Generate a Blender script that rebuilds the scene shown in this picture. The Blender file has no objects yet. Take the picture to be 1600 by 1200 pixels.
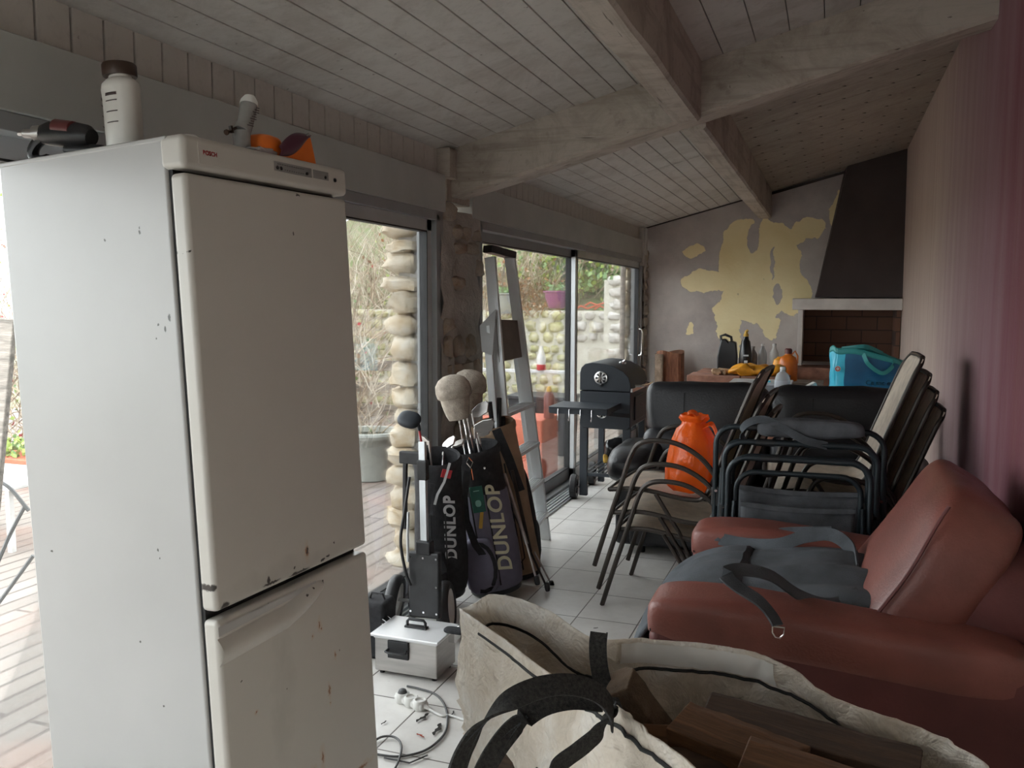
import bpy, math, random
from mathutils import Vector, Matrix, noise, Euler
random.seed(7)
PI = math.pi
S = bpy.context.scene
COL = S.collection

# ------------------------------------------------------------------ camera, sky, exposure
F_PX, YAW, PITCH, ROLL, CAMZ = 1357.8, .35133, .0947, .0024, 1.55
_fw = Vector((-math.sin(YAW)*math.cos(PITCH), math.cos(YAW)*math.cos(PITCH), -math.sin(PITCH)))
_r = Vector((math.cos(YAW), math.sin(YAW), 0)); _u = _r.cross(_fw)
_r2 = _r*math.cos(ROLL)+_u*math.sin(ROLL); _u2 = _r2.cross(_fw)
CAM = Vector((0, 0, CAMZ))
cd = bpy.data.cameras.new('camera'); cam = bpy.data.objects.new('camera', cd); COL.objects.link(cam)
cd.sensor_width = 36; cd.lens = F_PX/1600*36; cd.clip_start = .05
m = Matrix.Identity(4)
for i in range(3):
    m[i][0], m[i][1], m[i][2] = _r2[i], _u2[i], -_fw[i]
m.translation = CAM
cam.matrix_world = m
S.camera = cam

def at(px, py, t):                      # point at forward depth t (metres) on the ray of a pixel
    return CAM + (_r2*((px-800)/F_PX) + _u2*((600-py)/F_PX) + _fw)*t
def onp(px, py, ax, val):               # the same ray met with the plane axis = val
    d = _r2*((px-800)/F_PX) + _u2*((600-py)/F_PX) + _fw
    return CAM + d*((val-CAM[ax])/d[ax])

w = bpy.data.worlds.new('overcast_sky'); S.world = w; w.use_nodes = True
nt = w.node_tree; bg = nt.nodes['Background']
bg.inputs[0].default_value = (.97, .985, 1.0, 1); bg.inputs[1].default_value = 3.2
S.view_settings.view_transform = 'Standard'; S.view_settings.look = 'None'
S.view_settings.gamma = 1; S.view_settings.use_curve_mapping = False
S.view_settings.exposure = 1.05

# ------------------------------------------------------------------ materials
MATS = {}
def nodes_of(name):
    mt = bpy.data.materials.new(name); mt.use_nodes = True
    return mt, mt.node_tree, mt.node_tree.nodes['Principled BSDF']
def mixc(nt, fac, a, b):
    n = nt.nodes.new('ShaderNodeMix'); n.data_type = 'RGBA'
    for s, v in ((n.inputs[0], fac), (n.inputs[6], a), (n.inputs[7], b)):
        if hasattr(v, 'is_output'): nt.links.new(v, s)
        else: s.default_value = v if isinstance(v, (float, int)) else (*v[:3], 1)
    return n.outputs[2]
def math_(nt, op, a, b=None, c=None, clamp=False):
    n = nt.nodes.new('ShaderNodeMath'); n.operation = op; n.use_clamp = clamp
    for i, v in enumerate((a, b, c)):
        if v is None: continue
        if hasattr(v, 'is_output'): nt.links.new(v, n.inputs[i])
        else: n.inputs[i].default_value = v
    return n.outputs[0]
def coord(nt, scale=(1, 1, 1), loc=(0, 0, 0), kind='Object', rot=(0, 0, 0)):
    tc = nt.nodes.new('ShaderNodeTexCoord'); mp = nt.nodes.new('ShaderNodeMapping')
    mp.inputs['Scale'].default_value = scale; mp.inputs['Location'].default_value = loc; mp.inputs['Rotation'].default_value = rot
    nt.links.new(tc.outputs[kind], mp.inputs[0]); return mp.outputs[0]
def noise_(nt, vec, scale, detail=4, rough=.55, dist=0):
    n = nt.nodes.new('ShaderNodeTexNoise'); n.inputs['Scale'].default_value = scale
    n.inputs['Detail'].default_value = detail; n.inputs['Roughness'].default_value = rough; n.inputs['Distortion'].default_value = dist
    nt.links.new(vec, n.inputs['Vector']); return n.outputs['Fac']
def ramp(nt, fac, stops):
    n = nt.nodes.new('ShaderNodeValToRGB'); e = n.color_ramp.elements
    while len(e) < len(stops): e.new(.5)
    for k, (p, c) in enumerate(stops):
        e[k].position = p; e[k].color = (*c[:3], 1) if not isinstance(c, (float, int)) else (c, c, c, 1)
    nt.links.new(fac, n.inputs[0]); return n.outputs[0]
def bump_(nt, b, h, strength=.3, dist=.01):
    n = nt.nodes.new('ShaderNodeBump'); n.inputs['Strength'].default_value = strength; n.inputs['Distance'].default_value = dist
    nt.links.new(h, n.inputs['Height']); nt.links.new(n.outputs[0], b.inputs['Normal'])
def sep(nt, vec):
    n = nt.nodes.new('ShaderNodeSeparateXYZ'); nt.links.new(vec, n.inputs[0]); return n.outputs
def mat(name, col, rough=.5, metal=0, var=.12, scale=6, bump=0, bscale=None, stretch=(1, 1, 1), col2=None, spec=None, sheen=0, coat=0):
    mt, nt, b = nodes_of(name)
    v = coord(nt, stretch); f = noise_(nt, v, scale, 5)
    c2 = col2 or tuple(max(0, c*(1-var*2)) for c in col); c1 = col if col2 else tuple(min(1, c*(1+var)) for c in col)
    nt.links.new(ramp(nt, f, [(.32, c2), (.68, c1)]), b.inputs['Base Color'])
    b.inputs['Roughness'].default_value = rough; b.inputs['Metallic'].default_value = metal
    if spec is not None: b.inputs['Specular IOR Level'].default_value = spec
    if sheen: b.inputs['Sheen Weight'].default_value = sheen
    if coat: b.inputs['Coat Weight'].default_value = coat
    if bump: bump_(nt, b, noise_(nt, v, bscale or scale*4, 4), bump, .01)
    MATS[name] = mt; return mt
def blobs(nt, v, pts, ax=(1, 2), dist=.02, nscale=25, edge=.12):
    """mask of irregular patches; pts = (a, b, ra, rb) on the two axes ax of v"""
    nz = nt.nodes.new('ShaderNodeTexNoise'); nz.inputs['Scale'].default_value = nscale; nz.inputs['Detail'].default_value = 4
    nt.links.new(v, nz.inputs['Vector'])
    s = sep(nt, v); ns = sep(nt, nz.outputs['Color'])
    A = math_(nt, 'ADD', s[ax[0]], math_(nt, 'MULTIPLY', math_(nt, 'SUBTRACT', ns[0], .5), dist*2))
    B = math_(nt, 'ADD', s[ax[1]], math_(nt, 'MULTIPLY', math_(nt, 'SUBTRACT', ns[1], .5), dist*2))
    out = None
    for (a, b_, ra, rb) in pts:
        x = math_(nt, 'DIVIDE', math_(nt, 'SUBTRACT', A, a), ra); y = math_(nt, 'DIVIDE', math_(nt, 'SUBTRACT', B, b_), rb)
        d = math_(nt, 'ADD', math_(nt, 'MULTIPLY', x, x), math_(nt, 'MULTIPLY', y, y))
        k = math_(nt, 'DIVIDE', math_(nt, 'SUBTRACT', 1, d), edge*2, clamp=True)
        out = k if out is None else math_(nt, 'MAXIMUM', out, k)
    return out

mat('casing_paint', (.42, .425, .40), .55, 0, .05, 3, .03)
mat('alu_grey', (.30, .305, .305), .5, .2, .05, 3, .03)
mat('alu_light', (.55, .57, .58), .38, .55, .06, 3, .03)
mat('gasket_black', (.015, .015, .016), .6)
mat('black_plastic', (.018, .018, .02), .42, 0, .2, 20, .05)
mat('black_fabric', (.02, .02, .023), .85, 0, .25, 40, .25, 300)
mat('grey_fabric', (.085, .09, .10), .95, 0, .2, 12, .35, 400)
mat('felt_grey', (.068, .075, .084), .97, 0, .18, 9, .3, 250)
mat('purple_grey_fabric', (.165, .155, .21), .85, 0, .1, 9, .25, 350)
mat('tan_fabric', (.36, .25, .165), .9, 0, .12, 8, .25, 300)
mat('sock_fabric', (.40, .345, .285), .98, 0, .15, 25, .5, 160)
mat('steel_brushed', (.52, .50, .48), .34, .9, .12, 3, .05, 60, (1, 1, 8))
mat('steel_lid', (.85, .85, .86), .38, .35, .04, 3)  # lid kept near white, the window's reflection is put into its colour
mat('chrome', (.75, .75, .75), .16, 1, .02)
mat('ladder_alu', (.76, .78, .79), .42, .2, .08, 5, .04, 30, (1, 1, .2))
mat('bbq_black', (.022, .028, .036), .5, .1, .08, 5, .03, 200)
mat('black_leather', (.012, .012, .015), .36, 0, .15, 8, .15, 90)
mat('red_leather', (.19, .060, .046), .40, 0, .12, 5, .18, 110)
mat('red_shell', (.12, .030, .028), .6, 0, .12, 5, .12, 110)
mat('chair_bronze', (.045, .036, .030), .4, .4, .1, 15, .02)
mat('textilene', (.66, .57, .47), .85, 0, .08, 20, .3, 500)
mat('dark_tube', (.02, .028, .034), .38, .3, .1, 10)
mat('strap_black', (.05, .047, .043), .95, 0, .8, 150, 1.0, 420, (1, 1, 1), col2=(.008, .008, .008))
mat('white_plastic', (.74, .73, .70), .4, 0, .03, 5)
mat('cable_grey', (.10, .10, .10), .5)
mat('white_cable', (.75, .75, .73), .45, 0, .02)
mat('orange_plastic', (.85, .19, .02), .45, 0, .06, 6)
mat('purple_plastic', (.085, .02, .04), .35, 0, .06, 6)
mat('clear_grey', (.30, .29, .28), .25, 0, .1, 20)
mat('cream_letter', (.66, .64, .46), .7, 0, .02)
mat('silver_letter', (.55, .55, .56), .6, 0, .02)
mat('red_letter', (.45, .03, .04), .5, 0, .02)
mat('dark_print', (.05, .03, .03), .6, 0, .02)
mat('pink_print', (.62, .22, .2), .6, 0, .02)
mat('green_tag', (.01, .12, .085), .4, 0, .1, 30)
mat('pale_green_print', (.25, .55, .45), .5, 0, .02)
mat('red_paint', (.5, .03, .04), .5, 0, .05)
mat('brown_cap', (.04, .02, .012), .45, 0, .1)
mat('off_white_bottle', (.66, .64, .60), .35, 0, .03)
mat('yellow_trim', (.55, .33, .05), .6)
mat('terracotta', (.56, .14, .075), .8, 0, .12, 5, .2, 40)
mat('red_concrete', (.62, .17, .10), .75, 0, .16, 4, .3, 30, col2=(.42, .10, .06))
mat('maroon_plastic', (.13, .03, .03), .35)
mat('pot_grey', (.33, .34, .31), .7, 0, .12, 5, .1)
mat('mauve_plastic', (.32, .10, .22), .4, 0, .06)
mat('twig_tan', (.58, .48, .36), .9, 0, .25, 4, col2=(.26, .19, .13))
mat('twig_dark', (.30, .23, .17), .9, 0, .3, 5)
mat('twig_pale', (.74, .68, .58), .9, 0, .2, 4, col2=(.40, .34, .26))
mat('leaf_green', (.24, .36, .13), .4, 0, .3, 3, col2=(.09, .17, .07))
mat('leaf_lime', (.40, .48, .10), .5, 0, .2, 5, col2=(.18, .28, .06))
mat('leaf_brown', (.30, .13, .06), .8, 0, .3, 6)
mat('leaf_red', (.40, .04, .05), .7, 0, .2, 6)
mat('weathered_wood', (.33, .29, .25), .85, 0, .25, 6, .5, 20, (1, 8, 8))
mat('ground_soil', (.20, .16, .12), .95, 0, .3, 5, .6, 10, col2=(.12, .16, .06))
mat('cardboard', (.46, .30, .18), .85)
mat('oil_black', (.012, .012, .013), .22, 0, .1)
mat('amber_plastic', (.65, .17, .02), .3, 0, .1, 12)
mat('yellow_bag', (.75, .32, .02), .45, 0, .2, 12, .6, 20)
mat('storage_lid', (.50, .52, .56), .35, 0, .06)
mat('blue_bag', (.008, .13, .27), .38, 0, .15, 5, .5, 7, col2=(.006, .08, .19))
mat('blue_bag_light', (.03, .48, .68), .35, 0, .06, 5, .4, 7)
mat('teal_lining', (.03, .28, .28), .5, 0, .1)
mat('green_print', (.30, .50, .28), .6)
mat('paper_white', (.72, .70, .66), .7)
mat('brick_red', (.33, .16, .11), .9, 0, .2, 10, .4, 60)
mat('dry_leaf', (.022, .018, .014), .9)
mat('red_leaf_dry', (.40, .06, .03), .7)
mat('snow_white_metal', (.70, .70, .69), .5)

def m_painted_wood(name, c, c2, dirt=0, dots=False, st=None):
    mt, nt, b = nodes_of(name)
    v = coord(nt, (1, 1, 1)); big = noise_(nt, v, 1.3, 5, .6)
    grain = noise_(nt, coord(nt, (14, 14, 14) if not dots else (4, 30, 30)), 1.5, 6, .7)
    col = mixc(nt, math_(nt, 'MULTIPLY', big, .9, clamp=True), c, c2)
    col = mixc(nt, ramp(nt, grain, [(.30, .30), (.5, 0.)]), col, tuple(k*.55 for k in c))
    sp = noise_(nt, v, 38, 2, .4)
    col = mixc(nt, ramp(nt, sp, [(.74, 0.), (.80, .8)]), col, (.10, .08, .07))
    if dirt:
        dn = noise_(nt, v, 2.6, 7, .72, .8); col = mixc(nt, ramp(nt, dn, [(.46, 0.), (.66, dirt)]), col, (.22, .175, .135))
        bl = noise_(nt, v, 11, 5, .65); col = mixc(nt, ramp(nt, bl, [(.60, 0.), (.72, dirt*.8)]), col, (.18, .14, .11))
    if st:
        s1 = noise_(nt, coord(nt, st), 1, 5, .6); col = mixc(nt, ramp(nt, s1, [(.36, .55), (.48, 0.)]), col, (.26, .215, .17))
        s2 = noise_(nt, coord(nt, tuple(k*1.7 for k in st)), 1, 3, .5); col = mixc(nt, ramp(nt, s2, [(.285, .9), (.31, 0.)]), col, (.09, .07, .055))
    nt.links.new(col, b.inputs['Base Color']); b.inputs['Roughness'].default_value = .62
    bump_(nt, b, grain, .15, .004); MATS[name] = mt
m_painted_wood('ceiling_board', (.62, .60, .57), (.52, .50, .46), .35)
m_painted_wood('ceiling_board_raw', (.42, .37, .315), (.31, .265, .22), .5, True, (2, 26, 26))
m_painted_wood('beam_wash', (.53, .475, .41), (.40, .35, .295), .6, True, (1.2, 22, 22))
m_painted_wood('beam_wash_long', (.51, .46, .40), (.38, .335, .285), .8, True, (22, 1.2, 22))
m_painted_wood('lambris', (.55, .52, .48), (.49, .46, .42))

def m_glass():
    mt, nt, b = nodes_of('window_glass'); out = nt.nodes['Material Output']
    tr = nt.nodes.new('ShaderNodeBsdfTransparent'); tr.inputs[0].default_value = (.93, .95, .95, 1)
    gl = nt.nodes.new('ShaderNodeBsdfGlossy'); gl.inputs['Roughness'].default_value = .02
    fr = nt.nodes.new('ShaderNodeFresnel'); fr.inputs[0].default_value = 1.45
    mx = nt.nodes.new('ShaderNodeMixShader')
    nt.links.new(math_(nt, 'MULTIPLY', fr.outputs[0], .6), mx.inputs[0]); nt.links.new(tr.outputs[0], mx.inputs[1]); nt.links.new(gl.outputs[0], mx.inputs[2])
    nt.links.new(mx.outputs[0], out.inputs[0]); MATS['window_glass'] = mt
m_glass()
def m_translucent(name, col, mixf=.4, rough=.35, alpha=1.0, bump=0, bscale=20):
    mt, nt, b = nodes_of(name); out = nt.nodes['Material Output']
    b.inputs['Base Color'].default_value = (*col, 1); b.inputs['Roughness'].default_value = rough; b.inputs['Alpha'].default_value = alpha
    tl = nt.nodes.new('ShaderNodeBsdfTranslucent'); tl.inputs[0].default_value = (*col, 1)
    mx = nt.nodes.new('ShaderNodeMixShader'); mx.inputs[0].default_value = mixf
    if bump: bump_(nt, b, noise_(nt, coord(nt), bscale, 4), bump, .01)
    nt.links.new(b.outputs[0], mx.inputs[1]); nt.links.new(tl.outputs[0], mx.inputs[2]); nt.links.new(mx.outputs[0], out.inputs[0])
    MATS[name] = mt
m_translucent('orange_bag_film', (.93, .16, .015), .35, .2, 1, .7, 22)
m_translucent('bottle_clear', (.62, .64, .66), .3, .12, .55)
m_translucent('storage_clear', (.60, .63, .68), .3, .3, .75)
m_translucent('hood_white', (.78, .76, .72), .3, .4)

def m_bulk_bag():
    mt, nt, b = nodes_of('woven_bag'); out = nt.nodes['Material Output']
    v = coord(nt); f = noise_(nt, v, 4, 6, .65)
    col = ramp(nt, f, [(.3, (.52, .44, .34)), (.5, (.68, .61, .52)), (.68, (.80, .77, .72))])
    st = noise_(nt, v, 13, 4, .6); col = mixc(nt, ramp(nt, st, [(.66, 0.), (.75, .5)]), col, (.38, .28, .15))
    nt.links.new(col, b.inputs['Base Color']); b.inputs['Roughness'].default_value = .55
    wv = nt.nodes.new('ShaderNodeTexWave'); wv.inputs['Scale'].default_value = 160; nt.links.new(v, wv.inputs[0])
    rg = math_(nt, 'ABSOLUTE', math_(nt, 'SUBTRACT', noise_(nt, v, 5.5, 4, .6, 1.2), .5))
    rg2 = math_(nt, 'ABSOLUTE', math_(nt, 'SUBTRACT', noise_(nt, v, 17, 3, .6, .8), .5))
    h = math_(nt, 'ADD', math_(nt, 'MULTIPLY', wv.outputs['Fac'], .012), math_(nt, 'ADD', math_(nt, 'MULTIPLY', rg, 1.6), math_(nt, 'MULTIPLY', rg2, .6)))
    bump_(nt, b, h, .8, .04)
    tl = nt.nodes.new('ShaderNodeBsdfTranslucent'); nt.links.new(col, tl.inputs[0])
    mx = nt.nodes.new('ShaderNodeMixShader'); mx.inputs[0].default_value = .28
    nt.links.new(b.outputs[0], mx.inputs[1]); nt.links.new(tl.outputs[0], mx.inputs[2]); nt.links.new(mx.outputs[0], out.inputs[0])
    MATS['woven_bag'] = mt
m_bulk_bag()

def m_tiles():
    mt, nt, b = nodes_of('floor_tiles')
    v = coord(nt, loc=(1.131+.304*20, -4.753+.367*40, 0))
    br = nt.nodes.new('ShaderNodeTexBrick'); br.offset = 0; br.squash = 1
    br.inputs['Scale'].default_value = 1; br.inputs['Brick Width'].default_value = .304; br.inputs['Row Height'].default_value = .367
    br.inputs['Mortar Size'].default_value = .0032; br.inputs['Mortar Smooth'].default_value = .15
    br.inputs['Color1'].default_value = (.76, .74, .71, 1); br.inputs['Color2'].default_value = (.70, .68, .65, 1); br.inputs['Mortar'].default_value = (.085, .07, .06, 1)
    nt.links.new(v, br.inputs['Vector'])
    d = noise_(nt, v, 3, 6, .7); col = mixc(nt, ramp(nt, d, [(.42, 0.), (.75, .35)]), br.outputs['Color'], (.30, .26, .22))
    sp = noise_(nt, v, 60, 2, .5); col = mixc(nt, ramp(nt, sp, [(.74, 0.), (.80, .8)]), col, (.12, .09, .07))
    nt.links.new(col, b.inputs['Base Color'])
    nt.links.new(math_(nt, 'ADD', .20, math_(nt, 'MULTIPLY', d, .25)), b.inputs['Roughness'])
    bump_(nt, b, math_(nt, 'SUBTRACT', 1, br.outputs['Fac']), .5, .003); MATS['floor_tiles'] = mt
m_tiles()
def m_deck():
    mt, nt, b = nodes_of('deck_boards')
    v = coord(nt, rot=(0, 0, PI/2))
    br = nt.nodes.new('ShaderNodeTexBrick'); br.offset = .37
    br.inputs['Scale'].default_value = 1; br.inputs['Brick Width'].default_value = 2.4; br.inputs['Row Height'].default_value = .125
    br.inputs['Mortar Size'].default_value = .011
    br.inputs['Color1'].default_value = (.27, .235, .205, 1); br.inputs['Color2'].default_value = (.19, .165, .145, 1); br.inputs['Mortar'].default_value = (.09, .07, .06, 1)
    nt.links.new(v, br.inputs['Vector'])
    g = noise_(nt, coord(nt, (40, 2, 1)), 1, 5, .7); col = mixc(nt, ramp(nt, g, [(.35, .5), (.6, 0.)]), br.outputs['Color'], (.24, .19, .16))
    col = mixc(nt, ramp(nt, noise_(nt, v, 1.2, 5), [(.5, 0.), (.75, .5)]), col, (.42, .24, .18))
    nt.links.new(col, b.inputs['Base Color']); b.inputs['Roughness'].default_value = .7
    bump_(nt, b, math_(nt, 'SUBTRACT', 1, br.outputs['Fac']), .8, .006); MATS['deck_boards'] = mt
m_deck()
def m_stone(name, c1, c2, c3):
    mt, nt, b = nodes_of(name); v = coord(nt)
    f = noise_(nt, v, 7, 6, .65, .6)
    col = ramp(nt, f, [(.30, c1), (.50, c2), (.70, c3)])
    nt.links.new(col, b.inputs['Base Color']); b.inputs['Roughness'].default_value = .85
    bump_(nt, b, noise_(nt, v, 22, 6, .7), .8, .02); MATS[name] = mt
m_stone('limestone', (.42, .30, .16), (.60, .52, .40), (.70, .66, .58))
m_stone('limestone_inside', (.36, .26, .18), (.40, .34, .27), (.44, .39, .33))
m_stone('stone_mossy', (.30, .32, .10), (.55, .52, .32), (.78, .74, .64))
m_stone('stone_pale', (.42, .38, .33), (.62, .60, .56), (.75, .73, .70))
m_stone('mortar', (.36, .33, .29), (.44, .41, .37), (.50, .47, .43))
m_stone('mortar_light', (.56, .54, .45), (.66, .64, .56), (.74, .72, .65))
m_stone('bark', (.05, .03, .02), (.12, .08, .05), (.20, .14, .10))
def m_backwall():
    mt, nt, b = nodes_of('peeling_plaster'); v = coord(nt)
    P = [(-.95, 1.98, .24, .48), (-.92, 2.15, .13, .30), (-1.32, 1.78, .28, .13), (-1.1, 1.4, .12, .30), (-.68, 1.85, .17, .62), (-.80, 1.62, .33, .30), (-.55, 2.18, .16, .22), (-.42, 1.85, .11, .32),
         (-.35, 1.62, .13, .22), (-.25, 2.33, .17, .10), (-.42, 2.24, .15, .1), (-.38, 1.50, .16, .10), (-.62, 1.28, .09, .14), (-1.45, 2.12, .13, .06), (-1.02, 1.15, .09, .3), (-1.48, 1.25, .04, .07), (.0, 2.45, .05, .3)]
    k = blobs(nt, v, P, (0, 2), .085, 6.5, .015)
    H = [(-.83, 2.24, .07, .16), (-.56, 1.62, .05, .12), (-.62, 1.98, .02, .18)]
    k = math_(nt, 'SUBTRACT', k, blobs(nt, v, H, (0, 2), .05, 8, .02), clamp=True)
    base = ramp(nt, noise_(nt, v, 1.8, 6, .65), [(.3, (.36, .32, .30)), (.5, (.46, .415, .385)), (.7, (.54, .50, .46))])
    yel = ramp(nt, noise_(nt, v, 3, 4), [(.3, (.80, .67, .36)), (.7, (.88, .77, .47))])
    sp = noise_(nt, v, 18, 3, .5); col = mixc(nt, k, base, yel)
    col = mixc(nt, ramp(nt, sp, [(.72, 0.), (.78, .7)]), col, (.13, .11, .09))
    nt.links.new(col, b.inputs['Base Color']); b.inputs['Roughness'].default_value = .9
    bump_(nt, b, math_(nt, 'ADD', math_(nt, 'MULTIPLY', k, -.3), noise_(nt, v, 6, 6, .7)), .35, .02); MATS['peeling_plaster'] = mt
m_backwall()
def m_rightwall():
    mt, nt, b = nodes_of('red_haze_plaster'); v = coord(nt)
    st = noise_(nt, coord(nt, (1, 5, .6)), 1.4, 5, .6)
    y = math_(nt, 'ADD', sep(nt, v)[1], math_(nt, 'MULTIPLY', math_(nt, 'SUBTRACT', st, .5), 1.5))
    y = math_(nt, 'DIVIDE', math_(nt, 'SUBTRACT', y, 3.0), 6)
    col = ramp(nt, y, [(.0, (.42, .36, .32)), (.03, (.17, .04, .055)), (.13, (.18, .06, .08)), (.24, (.25, .135, .16)), (.42, (.34, .235, .24)), (.62, (.46, .37, .32))])  # red haze over the lens put into the wall colour, deeper towards the camera
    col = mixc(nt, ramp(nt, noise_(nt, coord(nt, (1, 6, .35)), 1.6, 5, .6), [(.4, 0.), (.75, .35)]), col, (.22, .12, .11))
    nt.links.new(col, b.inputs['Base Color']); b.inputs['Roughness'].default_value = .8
    bump_(nt, b, noise_(nt, v, 5, 6, .7), .3, .02); MATS['red_haze_plaster'] = mt
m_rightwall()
mat('plaster_side', (.50, .46, .42), .9, 0, .08, 2, .2, 8)
mat('hood_brown', (.06, .045, .043), .85, 0, .12, 2, .1, 10)
mat('mantel_white', (.62, .58, .54), .75, 0, .08, 5, .2, 20)
def m_firebrick():
    mt, nt, b = nodes_of('fire_brick'); v = coord(nt, rot=(PI/2, 0, 0))
    br = nt.nodes.new('ShaderNodeTexBrick'); br.inputs['Scale'].default_value = 1; br.inputs['Brick Width'].default_value = .30; br.inputs['Row Height'].default_value = .14
    br.inputs['Mortar Size'].default_value = .006
    br.inputs['Color1'].default_value = (.14, .07, .045, 1); br.inputs['Color2'].default_value = (.11, .055, .038, 1); br.inputs['Mortar'].default_value = (.05, .03, .024, 1)
    nt.links.new(v, br.inputs['Vector']); nt.links.new(br.outputs['Color'], b.inputs['Base Color']); b.inputs['Roughness'].default_value = .9
    bump_(nt, b, math_(nt, 'SUBTRACT', 1, br.outputs['Fac']), .6, .01); MATS['fire_brick'] = mt
m_firebrick()
def m_fridge(name, base, rust, chips, grime=None):
    mt, nt, b = nodes_of(name); v = coord(nt)
    col = ramp(nt, noise_(nt, v, 2.2, 5), [(.3, tuple(c*.93 for c in base)), (.7, base)])
    if grime: col = mixc(nt, math_(nt, 'MULTIPLY', blobs(nt, v, grime, (1, 2), .05, 9, .9), math_(nt, 'MULTIPLY', noise_(nt, coord(nt, (1, 3, 1)), 14, 5), .6)), col, (.22, .22, .19))
    if rust:
        col = mixc(nt, math_(nt, 'MULTIPLY', blobs(nt, v, [(a, c, r*2.2, s*2.2) for a, c, r, s in rust], (1, 2), .012, 60, .9), .55), col, (.50, .30, .12))
        col = mixc(nt, blobs(nt, v, rust, (1, 2), .008, 90, .5), col, (.24, .09, .03))
    if chips: col = mixc(nt, blobs(nt, v, chips, (1, 2), .006, 110, .3), col, (.05, .04, .035))
    nt.links.new(col, b.inputs['Base Color']); b.inputs['Roughness'].default_value = .34
    bump_(nt, b, noise_(nt, v, 90, 3), .03, .002); MATS[name] = mt
FB = (.55, .525, .48)  # front lighter than the side, same white paint; light difference put into colour
m_fridge('fridge_upper', FB, [(.333, .897, .006, .016)], [(.335, .90, .005, .009), (.18, .868, .006, .012), (.19, .858, .035, .004), (.30, .853, .045, .005), (.397, .858, .012, .005), (.03, .852, .016, .012), (.002, .902, .006, .01), (.28, .87, .004, .004), (.42, .862, .01, .003), (.004, 1.657, .004, .004), (.36, 1.719, .003, .006), (.388, 1.82, .010, .004), (.45, .89, .003, .004)], [(.25, .87, .3, .03)])
m_fridge('fridge_lower', FB, [(.365, .690, .004, .012), (.372, .677, .004, .004), (.334, .669, .004, .004), (.425, .585, .003, .010), (.39, .50, .005, .014), (.106, .565, .004, .004), (.345, .335, .006, .02), (.30, .315, .012, .01), (.52, .22, .03, .006), (.39, .465, .003, .003)], [(.174, .805, .004, .009), (.063, .66, .003, .003), (.445, .59, .003, .003), (.34, .798, .003, .003), (.39, .80, .004, .004), (.22, .575, .002, .002), (.31, .79, .006, .003)], [(.21, .64, .05, .13), (.2, .5, .04, .12)])
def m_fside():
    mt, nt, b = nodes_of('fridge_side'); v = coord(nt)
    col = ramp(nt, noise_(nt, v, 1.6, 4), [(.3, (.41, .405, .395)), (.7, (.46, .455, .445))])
    ch = [(-.21, 1.70, .003, .004), (-.10, 1.71, .004, .006), (-.10, 1.72, .002, .003), (-.065, 1.50, .003, .003), (-.03, 1.515, .005, .010), (-.045, 1.49, .003, .009), (-.075, 1.47, .003, .003), (-.12, .98, .003, .005), (-.115, .96, .002, .003), (-.48, .95, .006, .003), (-.2, .75, .004, .003), (-.14, .6, .004, .003)]
    col = mixc(nt, blobs(nt, v, ch, (0, 2), .004, 110, .3), col, (.07, .07, .06))
    nt.links.new(col, b.inputs['Base Color']); b.inputs['Roughness'].default_value = .32
    bump_(nt, b, noise_(nt, v, 120, 3), .04, .002); MATS['fridge_side'] = mt
m_fside()
def m_wood(name, a, c, sc=(2, 2, 18)):
    mt, nt, b = nodes_of(name)
    g = noise_(nt, coord(nt, sc), 2, 6, .7, 1)
    nt.links.new(ramp(nt, g, [(.3, a), (.7, c)]), b.inputs['Base Color']); b.inputs['Roughness'].default_value = .75
    bump_(nt, b, g, .6, .01); MATS[name] = mt
m_wood('split_wood', (.055, .025, .012), (.20, .095, .042), (2.5, 22, 22))
m_wood('split_wood_dark', (.022, .012, .008), (.085, .048, .028), (2.5, 22, 22))
m_wood('log_red', (.10, .035, .02), (.28, .12, .06), (14, 14, 2))

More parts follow.
